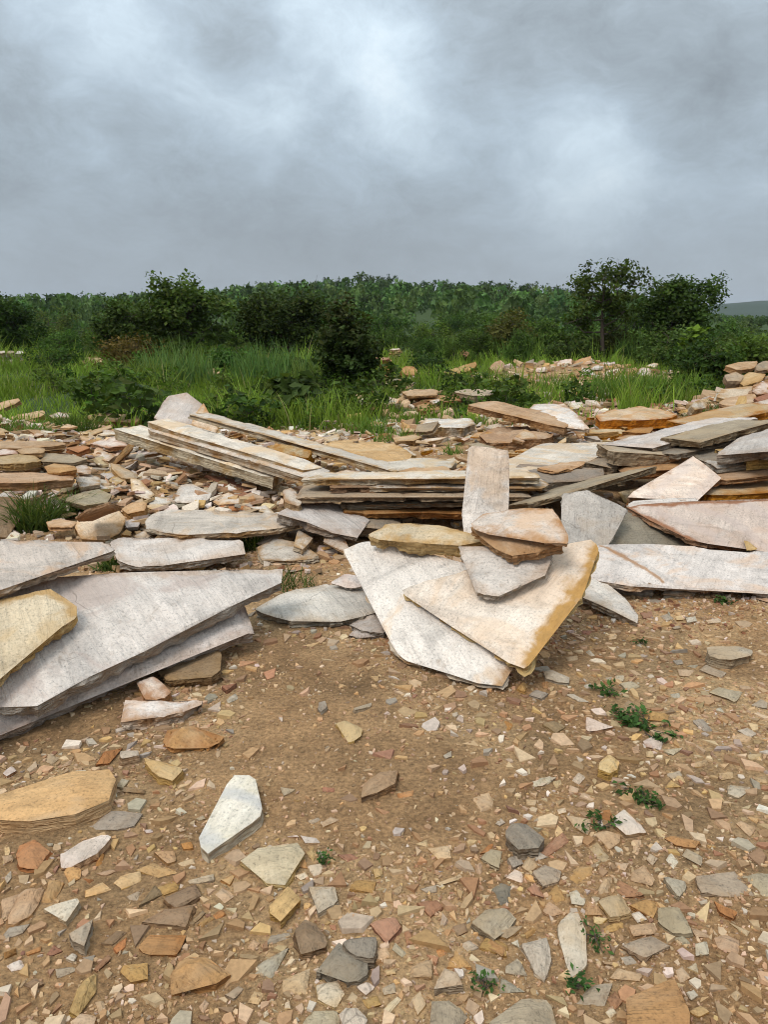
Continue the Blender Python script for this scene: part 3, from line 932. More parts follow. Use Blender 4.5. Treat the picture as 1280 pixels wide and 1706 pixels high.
# ---- behind the central stack
slab('B4', 'big yellow slab lying flat behind the board-like stack', "540 738 575 729 640 732 670 744 694 760 655 768 610 764", [(0, .2), (3, .22), (5, .22)], .07, 'yellow', ledge=.015, relief=.008)
slab('B4b', 'pale slab lying on the lower edge of the big yellow slab', "632 767 700 760 722 763 760 768 750 776 650 783", [(0, .27), (2, .27), (5, .27)], .06, 'pale')
slab('B4c', 'tan slab with a yellow end beside the upright pinkish slab', "640 792 690 777 735 773 748 776 742 789 700 794", [(0, .32), (2, .33), (4, .32)], .06, 'yellow', stain_base=.4)
slab('B1', 'squarish white block with a dark brown base in front of the grass', "703 700 715 696 785 697 792 704 770 712 705 713", [(0, .17), (2, .17), (5, .16)], .16, 'white', name='stone_block', cat='stone', relief=.01, rough=.012)
slab('C11', 'long tan layered boulder between the white block and the cream slab', "800 718 830 710 880 708 931 722 900 731 810 730", [(0, .2), (2, .22), (4, .2)], .16, 'tan', ledge=.03, relief=.012, rough=.015, rows=6, side_in=.04)
edge_slab('C1b', 'long tan slab sloping down to the right in front of the grass', (780, 674, 9.6), (940, 712, 8.75), .4, .09, 'tan', back_rise=.05, cut0=.1)
slab('C1', 'pale blue-white triangular slab lying over the sloping tan slab', "872 688 889 672 941 670 962 690 984 713 935 709", [(4, 'y', 8.65), (5, 'y', 8.8), (2, 'y', 9.7)], .06, 'white')
slab('C2', 'thick slab with a bright rust-orange side in front of the tall grass', "992 691 1012 684 1066 676 1100 681 1127 689 1112 695 1060 698 1000 698", [(0, .26), (2, .27), (6, .25)], .14, 'rust', relief=.008, rough=.014)
slab('C2b', 'rust-orange block under the thick rust-sided slab', "977 716 1000 712 1042 713 1040 720 980 722", [(0, .14), (2, .14), (4, .13)], .16, 'rust', name='stone_block', cat='stone')
slab('C3', 'pale slab with an orange end beside the rust-orange block', "1024 730 1040 720 1085 716 1140 720 1120 727 1060 733", [(0, .24), (2, .24), (5, .24)], .06, 'rust')
slab('C3b', 'orange-topped stone lying behind the pale slab with orange end', "1035 718 1060 710 1088 711 1082 719", [(0, .28), (1, .29), (3, .28)], .06, 'orange', name='stone_chunk', cat='stone')
slab('C3c', 'flat pale stone between the rust-sided slab and the grey stack', "1112 712 1140 703 1172 702 1165 712 1130 717", [(0, .26), (1, .28), (3, .26)], .05, 'pale', name='flat_stone', cat='stone')
# ---- slabs out in the grass
for key, lab, poly, z, th, mt in [
    ('g1', 'tan slab stacked on another in the grass behind the white block', "671 652 690 647 731 648 727 656 680 658", .22, .07, 'tan'),
    ('g2', 'tan slab underneath the stacked one in the grass', "690 661 720 658 775 660 770 666 700 667", .13, .07, 'ochre'),
    ('g3', 'grey flat slab with a brown end lying in the grass', "752 652 785 647 820 649 827 656 790 660", .24, .10, 'buff'),
    ('g4', 'white and tan block half sunk in the grass', "625 664 650 660 667 664 662 671 628 672", .12, .10, 'pale'),
    ('g5', 'orange-brown stone in the grass below the grey flat slab', "694 674 715 669 737 675 730 681 700 682", .13, .09, 'ochre'),
    ('g6', 'small pale stone beside the orange-brown stone in grass', "716 667 733 665 736 670 722 672", .18, .06, 'white'),
    ('g7', 'low tan stone in the weeds in front of the white block', "655 729 690 724 704 728 690 734 660 735", .12, .08, 'tan'),
    ('g8', 'flat pale stone in the weeds left of the white block', "625 710 650 703 672 704 668 711 640 714", .06, .05, 'pale'),
    ('g9', 'tan flat stone in the grass below the sloping tan slab', "845 687 862 680 872 684 868 690 850 692", .10, .05, 'tan'),
    ('g10', 'pale stone at the edge of the tall grass right of the triangular slab', "948 672 970 668 972 676 955 681", .10, .06, 'pale'),
    ('g11', 'two-tone stone at the foot of the tall grass', "1130 682 1150 673 1166 678 1160 688 1140 690", .2, .10, 'pale'),
    ('g12', 'small tan stone beside the two-tone stone', "1166 684 1180 678 1194 682 1188 690 1172 691", .2, .08, 'tan'),
]:
    slab(key, lab, poly, [(0, z), (1, z + .02), (3, z)], th, mt, name='stone_slab', rough=.01, relief=.008)
# ---- far slabs and heaps among the grass and bushes
def far_slab(label, poly, dist, thick, mat, lean=.5, group='tan stones heaped among the bushes', **kw):
    """lean: metres of depth from the lowest to the highest corner of the outline"""
    pp = pts(poly)
    vs = [q[1] for q in pp]
    lo, hi = int(np.argmax(vs)), int(np.argmin(vs))
    us = [q[0] for q in pp]
    l_, r_ = int(np.argmin(us)), int(np.argmax(us))
    a = at_y(*pp[lo], dist)
    c = at_y(*pp[hi], dist + lean)
    side = np.array((1.0, random.uniform(-.25, .25), random.uniform(-.15, .15)))
    n = np.cross(side, c - a)
    n /= np.linalg.norm(n)
    P3 = [on_plane(u, v, a, n) for u, v in pp]
    big = max(np.ptp([p[0] for p in P3]), np.ptp([p[2] for p in P3]))
    kw.setdefault('step', max(.04, big / 16))
    kw.setdefault('inner', big / 5)
    kw.setdefault('rough', .013)
    return place_plate('stone_slab', label, P3, n, thick, mat, 'stone slab', group, rows=3, relief=.010, smooth=False, flake=.012, flake_w=.04, **kw)


FAR = [
    # heap at the right edge, beyond the grey stack
    ('tan slab crowning the heap at the frame edge', "1209 610 1232 602 1262 601 1258 612 1228 617", 11.6, .07, 'tan', .5),
    ('grey slab on top of the heap at the frame edge', "1255 608 1268 601 1320 600 1320 612 1262 616", 11.3, .08, 'buff', .5),
    ('grey-ended thick block on the flank of the heap', "1208 622 1225 618 1240 624 1236 634 1212 634", 11.0, .14, 'buff', .3),
    ('yellowish slab leaning down the flank of the heap', "1228 632 1250 620 1276 622 1270 634 1240 640", 10.9, .07, 'yellow', .5),
    ('broad tan slab at the foot of the heap', "1194 662 1204 646 1240 646 1262 640 1250 662 1215 666", 10.2, .08, 'cream', .7),
    ('grey pointed slab standing at the frame edge of the heap', "1252 652 1270 636 1300 634 1300 650 1262 658", 10.2, .08, 'pink', .4),
    ('tan slab lying low in front of the heap', "1192 674 1215 662 1258 656 1262 668 1230 678", 9.6, .07, 'tan', .6),
    ('yellow-veined upright slab in front of the heap', "1222 682 1230 660 1246 658 1246 680 1240 688", 9.2, .06, 'yellow', .3),
    ('pale pink slab at the frame edge below the heap', "1246 672 1290 664 1310 666 1310 682 1250 682", 9.0, .06, 'pink', .5),
    ('rust-red slab lying under the pale pink slab', "1256 662 1300 650 1310 656 1268 668", 9.6, .06, 'red', .3),
    ('pale rounded stone at the toe of the heap', "1155 676 1162 667 1176 666 1182 672 1178 680 1160 682", 9.8, .16, 'pale', .2),
    # heap behind the grass, beyond the triangular slab
    ('tan boulder at the left of the heap behind the grass', "813 612 822 604 835 600 842 606 838 618 826 622", 20, .35, 'tan', .4),
    ('pale thin slab lying in the heap behind the grass', "850 620 868 606 895 610 905 618 880 626", 20, .18, 'pale', .6),
    ('cream slab leaning in the heap behind the grass', "895 628 902 612 926 606 930 620 915 632", 20, .2, 'cream', .5),
    ('tan slab leaning against the raised yellow slab', "922 616 932 599 952 598 954 606 944 619", 20.2, .22, 'pink', .5),
    ('raised yellow slab topmost in the heap behind the grass', "944 616 962 600 985 593 984 600 970 612 950 620", 20, .2, 'yellow', .6),
    ('white slab standing at the end of the heap behind the grass', "968 640 971 611 984 614 998 628 990 642", 19, .18, 'white', .4),
    ('flat tan stone below the white standing slab', "968 650 980 642 997 644 996 653 976 657", 17, .14, 'tan', .3),
    ('bluish white slab in the grass right of the heap', "999 628 1012 616 1032 614 1030 622 1006 632", 19, .16, 'white', .5),
    ('long ochre slab in the tall grass right of the heap', "1010 634 1030 620 1058 611 1066 616 1062 626 1030 634", 19, .2, 'ochre', .5),
    ('white stone at the end of the long ochre slab', "1062 622 1070 612 1082 612 1086 624 1074 628", 19, .18, 'white', .3),
    ('pale slab lying deep in the tall grass under the dark shrub', "1122 622 1140 610 1166 601 1168 608 1150 622", 18, .14, 'cream', .6),
    ('grey-white slab showing above the tall grass', "1075 610 1090 604 1098 606 1092 612", 23, .14, 'pale', .3),
    ('ochre slab tilted in the grass beyond the grey flat slab', "739 620 760 612 792 603 796 608 780 618 748 626", 20, .2, 'ochre', .6),
    ('small white stone under the tilted ochre slab', "752 628 764 624 770 630 758 634", 19.5, .12, 'white', .2),
    ('orange-tan boulder in the grass left of the tilted ochre slab', "668 615 676 609 690 611 697 618 690 626 674 624", 20, .25, 'ochre', .3),
    ('reddish stone among bushes above the orange-tan boulder', "765 588 774 583 782 588 778 594 768 594", 27, .25, 'red', .2),
    ('tan slab lying alone in the grass by the tall grass clump', "345 620 356 613 366 616 364 623 350 625", 20, .12, 'tan', .3),
    ('tan slab among shrubs at the left', "130 602 146 596 168 596 174 602 150 608", 25, .25, 'tan', .4),
    ('brown slab among shrubs at the left', "138 610 150 606 160 609 152 614", 24, .2, 'brown', .2),
    # left edge
    ('tan slab end rising from the grass at the left edge', "-40 686 0 670 30 663 33 668 0 682", 10.8, .09, 'tan', .3),
    ('long flat tan stone in the grass near the left edge', "18 693 40 687 72 683 74 690 50 698 22 699", 10.6, .09, 'tan', .4),
    ('pinkish flat stone in the grass beside the long tan one', "80 690 100 685 116 687 118 694 90 697", 10.6, .08, 'pink', .3),
    ('wide rubble slab half hidden in the grass behind the tuft', "140 692 170 687 205 690 240 694 225 703 160 702", 10.4, .08, 'tan', .4),
    ('thin pale slab in the grass beyond the board-like stack', "276 698 290 691 300 693 292 702", 9.8, .07, 'pale', .3),
]
for lab, poly, dist, th, mt, ln in FAR:
    far_slab(lab, poly, dist, th, mt, ln)
# a neat stack of reddish slabs by the round bush, and the grey-white stacked wall at the left edge
for k in range(7):
    v = 620 - k * 3.6
    u0 = 616 + (k % 3) * 2
    far_slab(['lowest', 'second', 'third', 'middle', 'fifth', 'sixth', 'topmost'][k] + ' slab of the reddish stack beside the big bush',
             f"{u0} {v} {u0+8} {v-2.2} {u0+30+(k%2)*3} {v-2.4} {u0+33} {v-.4} {u0+16} {v+1.2}", 20.5, .055, ['red', 'orange', 'tan', 'red', 'tan', 'orange', 'red'][k], .35, group='reddish slab stack')
for k in range(5):
    v = 595 - k * 3.2
    u0 = 644 + (k % 2) * 3 + k
    far_slab(['lowest', 'second', 'middle', 'fourth', 'topmost'][k] + ' slab of the small tan stack behind the reddish stack',
             f"{u0} {v} {u0+6} {v-2} {u0+17} {v-2} {u0+20} {v} {u0+9} {v+1.2}", 26, .07, ['tan', 'pink', 'red', 'tan', 'pink'][k], .35, group='tan slab stack')
k = 0
for row in range(4):
    for c in range(4):
        u0, v = -26 + c * 15 + (row % 2) * 6, 607 - row * 6.2
        far_slab(['lowest', 'second', 'third', 'top'][row] + ' course stone of the grey-white heap, ' + ['outermost', 'second from the edge', 'third from the edge', 'nearest the bushes'][c],
                 f"{u0} {v} {u0+3} {v-4} {u0+12} {v-4.4} {u0+14} {v-1} {u0+7} {v+1}", 23.5 + .2 * c, .13, ['grey', 'pale', 'white', 'buff'][(c + row * 3) % 4], .3, group='grey-white stones heaped at the left edge')

# ---- the left rubble heap, chips and chunks one by one
HEAP = 'broken slabs of the left rubble heap'
for lab, poly, plane, th, mt in [
    ('long flat tan slab along the top of the left rubble heap', "-30 736 40 733 100 735 111 739 60 744 -30 746", [(0, .36), (2, .36), (4, .36)], .06, 'tan'),
    ('thin slab leaning up to the right over the left rubble heap', "85 738 130 724 184 708 186 713 140 729 100 741", [(0, 'y', 8.2), (2, 'y', 9.0), (5, 'y', 8.1)], .06, 'tan'),
    ('pale tan flat stone at the edge of the left rubble heap', "-20 762 10 756 55 757 67 766 40 773 -20 770", [(0, .35), (2, .36), (4, .34)], .08, 'tan'),
    ('grey-tan slab behind the pale tan flat stone', "53 757 75 752 120 755 144 762 120 769 70 767", [(0, .34), (2, .36), (4, .33)], .07, 'buff'),
    ('tan block lying on the thick tan slab of the left heap', "74 776 90 771 122 774 126 783 100 787 80 785", [(0, .36), (2, .37), (4, .36)], .07, 'ochre'),
    ('thick tan slab across the front of the left rubble heap', "-40 796 0 788 40 786 124 789 122 797 60 803 -30 804", [(0, .33), (3, .33), (5, .32)], .09, 'tan'),
    ('pinkish stone at the left edge below the long flat tan slab', "-20 750 10 746 25 748 30 754 0 757", [(0, .37), (1, .37), (3, .37)], .06, 'pink'),
    ('flat stone in the middle of the left rubble heap', "25 748 60 744 78 748 70 754 35 755", [(0, .38), (1, .38), (3, .37)], .06, 'tan'),
    ('small tan stone behind the grey-tan slab', "110 747 140 742 150 747 130 754", [(0, .34), (1, .35), (3, .33)], .05, 'orange'),
    ('pinkish slab piece beside the leaning thin slab', "150 738 170 734 205 736 215 742 180 746", [(0, .30), (2, .31), (4, .29)], .05, 'pink'),
    ('orange-brown stake-like chunk standing out of the rubble', "185 771 192 762 212 741 222 737 224 743 202 766 192 774", [(0, 'y', 6.9), (3, 'y', 7.3), (5, 'y', 7.0)], .07, 'ochre'),
    ('pale wedge lying below the stake-like chunk', "152 753 170 748 190 760 180 768 160 764", [(0, .26), (1, .28), (3, .24)], .05, 'pale'),
    ('long cream slab piece running down the rubble', "184 772 198 776 228 790 226 797 205 796 190 784", [(0, .28), (2, .20), (4, .2)], .05, 'cream'),
    ('short grey slab piece at the end of the cream one', "225 788 245 792 264 795 258 802 230 800", [(0, .18), (2, .16), (4, .16)], .05, 'tan'),
    ('white angular chip above the grass tuft', "124 795 140 789 165 793 168 807 135 812", [(0, .25), (2, .23), (4, .23)], .05, 'pale'),
    ('grey flat chip between the white chip and the pale triangle', "168 790 190 787 198 792 180 797", [(0, .2), (1, .2), (3, .19)], .04, 'grey'),
    ('pale square chip in the middle of the rubble', "125 775 140 769 152 780 150 787 130 786", [(0, .3), (1, .3), (3, .28)], .04, 'pale'),
    ('pale triangular slab piece pointing down in the rubble', "218 797 232 800 262 824 245 832 218 822", [(0, .2), (2, .13), (4, .14)], .05, 'white'),
    ('large grey angular slab piece under the board-like stack', "298 806 320 806 352 820 345 830 310 838 290 836", [(0, .16), (2, .15), (4, .13)], .06, 'grey'),
    ('white flat chip below the pale triangular piece', "245 830 262 826 288 828 284 838 250 842", [(0, .12), (2, .13), (4, .11)], .04, 'white'),
    ('pale triangular chip right of the large angular piece', "352 832 380 820 400 830 402 838 365 840", [(0, .12), (1, .14), (3, .12)], .04, 'pale'),
    ('brown wood-like stone splinter in front of the pale chip', "365 843 400 840 432 843 420 848 370 848", [(0, .1), (2, .1), (4, .09)], .03, 'orange'),
    ('grey-tan slab partly behind the grass tuft', "100 830 130 820 165 815 184 824 178 836 140 842", [(0, .2), (2, .2), (4, .17)], .06, 'buff'),
    ('yellow-tan boulder face standing by the grass tuft', "124 876 130 860 160 846 190 842 208 862 198 885 175 898 135 897", [(0, 'y', 5.1), (4, 'y', 5.25), (7, 'y', 5.0)], .14, 'cream'),
    ('tan slab lying on the yellow-tan boulder', "126 862 140 850 180 836 202 842 178 850 150 862", [(0, .24), (3, .24), (4, .22)], .04, 'tan'),
    ('yellow blocky stone right of the yellow-tan boulder', "202 846 220 836 244 838 240 850 215 856", [(0, .15), (1, .17), (3, .14)], .10, 'yellow'),
    ('thin tan stone at the foot of the grass tuft', "77 869 100 864 128 868 120 876 82 878", [(0, .12), (1, .13), (3, .12)], .04, 'tan'),
    ('dark soil-covered stone at the left edge by the tuft', "-30 840 0 828 25 832 35 860 10 892 -30 890", [(0, .2), (2, .2), (4, .05)], .12, 'brown'),
    ('small ochre pebble stone beside the weathered slab', "200 888 210 879 220 884 218 892", [(0, .07), (1, .08), (3, .06)], .06, 'ochre'),
    ('flat white chip in front of the split-layer slab', "232 891 248 883 264 886 250 896", [(0, .09), (1, .1), (3, .08)], .03, 'white'),
    ('tan pebble stone between the boulder and the weathered slab', "222 882 234 880 240 886 230 890", [(0, .07), (1, .07), (3, .06)], .05, 'tan'),
    ('reddish thin slab under the board-like stack', "350 806 395 812 402 820 360 818", [(0, .15), (1, .15), (3, .13)], .04, 'red'),
    ('brown slab piece leaning under the board-like stack', "340 788 380 794 420 815 380 812", [(0, .2), (2, .12), (3, .14)], .05, 'red'),
    ('pale chip by the stake-like chunk', "228 745 240 740 250 752 240 758", [(0, .22), (1, .24), (3, .2)], .04, 'grey'),
    ('cream flat chip above the split-layer slab', "240 842 262 838 275 842 262 850", [(0, .12), (1, .12), (3, .11)], .04, 'cream'),
    ('small grey block under the pale slab piece', "206 870 220 864 236 868 230 878 212 880", [(0, .09), (1, .1), (3, .08)], .05, 'grey'),
]:
    slab('h', lab, poly, plane, th * .8, mt, group=HEAP, rough=.006, relief=.006, cat='stone slab', flake=.007, flake_w=.02, bevel=.003, smooth=False)

# ------------------------------------------------------------------ stones of the foreground, one by one
LM = {}
STONES = []


def words_dir(dx, dy):
    if abs(dx) > abs(dy) * 1.2:
        return 'right of' if dx > 0 else 'left of'
    return 'behind' if dy > 0 else 'in front of'


def stone(mat, poly, h=None, dome=0.0, label=None, key=None, tilt=1.0):
    pp = pts(poly)
    cu, cv = np.mean([q[0] for q in pp]), np.mean([q[1] for q in pp])
    c = on_ground(cu, cv)
    rough_size = (max(q[0] for q in pp) - min(q[0] for q in pp)) / F * np.linalg.norm(c - np.array((0, 0, CAM_Z)))
    if h is None:
        h = min(.020, max(.006, rough_size * .12))
    n = np.array((random.uniform(-.06, .06) * tilt, random.uniform(-.08, .05) * tilt, 1.0))
    n /= np.linalg.norm(n)
    p0 = c + np.array((0, 0, h))
    P3 = [on_plane(u, v, p0, n) for u, v in pp]
    x, y = [p[0] for p in P3], [p[1] for p in P3]
    STONES.append(dict(mat=mat, P3=P3, n=n, th=h + .025, dome=dome, label=label, key=key, c=np.mean(P3, 0), size=max(np.ptp(x), np.ptp(y)),
                       asp=np.ptp(x) / (np.ptp(y) + 1e-6), k=len(pp)))
    if key:
        LM[key] = np.mean(P3, 0)


# landmarks first: the stones that stand out
S_ = stone
S_('bright_yellow', "0 1319 56 1300 120 1280 180 1278 192 1291 180 1325 124 1350 49 1362 0 1362 -60 1362 -60 1340", .055, label='big yellow slab lying on the dirt at the left edge', key='big yellow slab', tilt=.3)
S_('streaky', "390 1282 416 1282 427 1291 426 1308 435 1329 433 1354 346 1420 333 1408 327 1391 375 1310", .05, label='white blue-streaked slab alone on the bare dirt', key='white streaked slab', tilt=.6)
S_('grey', "180 1342 240 1346 225 1371 146 1371", .02, label='flat pale grey chip right below the big yellow slab', key='flat grey chip')
S_('pink', "169 1385 184 1389 161 1419 131 1436 101 1444 98 1422 130 1400", .03, label='purplish grey angular stone below the big yellow slab', key='purplish stone')
S_('orange', "30 1404 56 1396 79 1415 60 1440 34 1440 26 1420", .012, label='rust-orange flat stone left of the purplish stone', key='rust-orange stone')
S_('cream', "402 1424 430 1404 470 1402 494 1397 509 1413 490 1440 475 1464 445 1458 430 1440", .045, .02, 'cream layered boulder below the white streaked slab', 'cream boulder')
S_('pale', "514 1473 563 1467 565 1496 531 1516", .022, label='pale grey square stone right of the cream boulder', key='pale square stone')
S_('slate', "520 1617 545 1590 565 1566 576 1580 612 1595 614 1621 578 1645 557 1628", .028, label='dark grey irregular slab near the bottom edge', key='dark grey slab')
S_('slate', "574 1565 600 1560 625 1558 621 1589 600 1588 588 1583", .035, label='smaller dark stone touching the dark grey irregular slab')
S_('ochre', "287 1614 308 1588 340 1586 386 1610 360 1632 330 1638 289 1652", .04, .025, 'ochre-brown rounded boulder near the bottom left', 'ochre boulder')
S_('white', "929 1538 950 1516 965 1516 982 1546 984 1610 950 1632 928 1580", .025, label='tall white lichen-spotted slab set in the gravel', key='white lichen slab')
S_('white', "869 1565 912 1554 918 1595 909 1632 890 1617 868 1580", .02, label='white pointed stone left of the white lichen-spotted slab')
S_('buff', "800 1720 815 1690 868 1652 912 1658 944 1706 950 1730", .035, label='broad grey slab with ochre spots cut by the bottom edge', key='broad grey slab')
S_('ochre', "1036 1657 1115 1625 1126 1625 1148 1680 1158 1730 1050 1730", .04, label='large orange-ochre slab cut by the bottom edge', key='orange-ochre slab')
S_('buff', "1163 1462 1180 1458 1224 1451 1257 1488 1170 1487", .012, label='flat grey slab sunk in the dirt at the right', key='flat sunk slab', tilt=.2)
S_('buff', "1226 1452 1290 1448 1330 1450 1330 1496 1265 1496", .012, label='flat grey slab split from the sunk slab beside it', tilt=.2)
S_('slate', "840 1385 849 1368 879 1360 912 1385 897 1404 864 1408", .045, .02, 'dark grey rounded boulder on the tan gravel', 'dark rounded boulder')
S_('buff', "784 1531 809 1511 846 1508 862 1524 831 1561", .025, label='grey-brown pointed stone below the dark rounded boulder', key='grey-brown pointed stone')
S_('brown', "600 1325 602 1299 629 1282 664 1280 659 1302 625 1319", .035, .012, 'brown stone with dark streaks on the bare dirt', 'dark-streaked stone')
S_('yellow', "556 1198 575 1192 610 1206 606 1218 584 1234 566 1222", .035, .015, 'yellow stone alone in the middle of the bare dirt', 'yellow stone')
S_('yellow', "998 1265 1015 1253 1034 1265 1030 1276 1015 1282 1000 1276", .035, .015, 'round yellow stone on the gravel below the green weed', 'round yellow stone')
S_('yellow', "240 1260 270 1264 302 1277 286 1293 262 1284 246 1272", .04, label='yellow-tan chunk right above the big yellow slab')
S_('orange', "206 1242 184 1268 158 1271 169 1249", .02, label='orange flat chip behind the big yellow slab')
S_('pale', "201 1251 231 1248 232 1257 203 1263", .03, label='small pinkish block beside the orange flat chip')
S_('brown', "484 1540 505 1517 541 1531 544 1572 501 1584", .03, label='grey-brown stone left of the dark grey irregular slab', key='grey-brown stone')
S_('yellow', "448 1508 479 1478 501 1497 467 1533 447 1525", .03, label='orange-yellow stone left of the pale square stone')
S_('pink', "978 1190 1000 1198 1024 1208 1000 1214 979 1216", .022, label='purplish white chip left of the green weed', key='purplish chip')
S_('white', "71 1510 129 1492 131 1499 109 1533 77 1516", .026, label='white wedge stone near the left edge', key='white wedge')
S_('grey', "116 1550 154 1526 150 1542 140 1572 120 1563", .03, .01, 'grey pointed chunk below the white wedge stone')
S_('pale', "1182 1078 1226 1072 1256 1080 1252 1092 1216 1098 1184 1090", .045, label='whitish block on the bare patch at the right', key='whitish block')
S_('yellow', "116 1674 139 1625 161 1610 163 1644 129 1685", .025, label='yellow-orange elongated stone at the bottom left')
S_('buff', "717 1704 719 1662 749 1660 779 1689 760 1715 725 1720", .02, label='grey-tan slab at the bottom edge left of the broad grey slab')
S_('pale', "721 1643 739 1608 764 1617 771 1636 730 1647", .028, label='greyish white pointed stone above the grey-tan bottom slab')
S_('white', "565 1685 576 1674 595 1674 614 1694 600 1712 575 1712", .025, label='white stone at the bottom edge below the dark grey slab')
S_('pink', "1020 1355 1040 1342 1078 1381 1044 1384 1027 1370", .02, label='pinkish pale slab beside the weeds on the gravel', key='pinkish slab')
S_('grey', "907 1118 920 1113 950 1126 948 1134 930 1133 910 1127", .022, label='rounded blue-grey flat stone below the golden-edged slab')
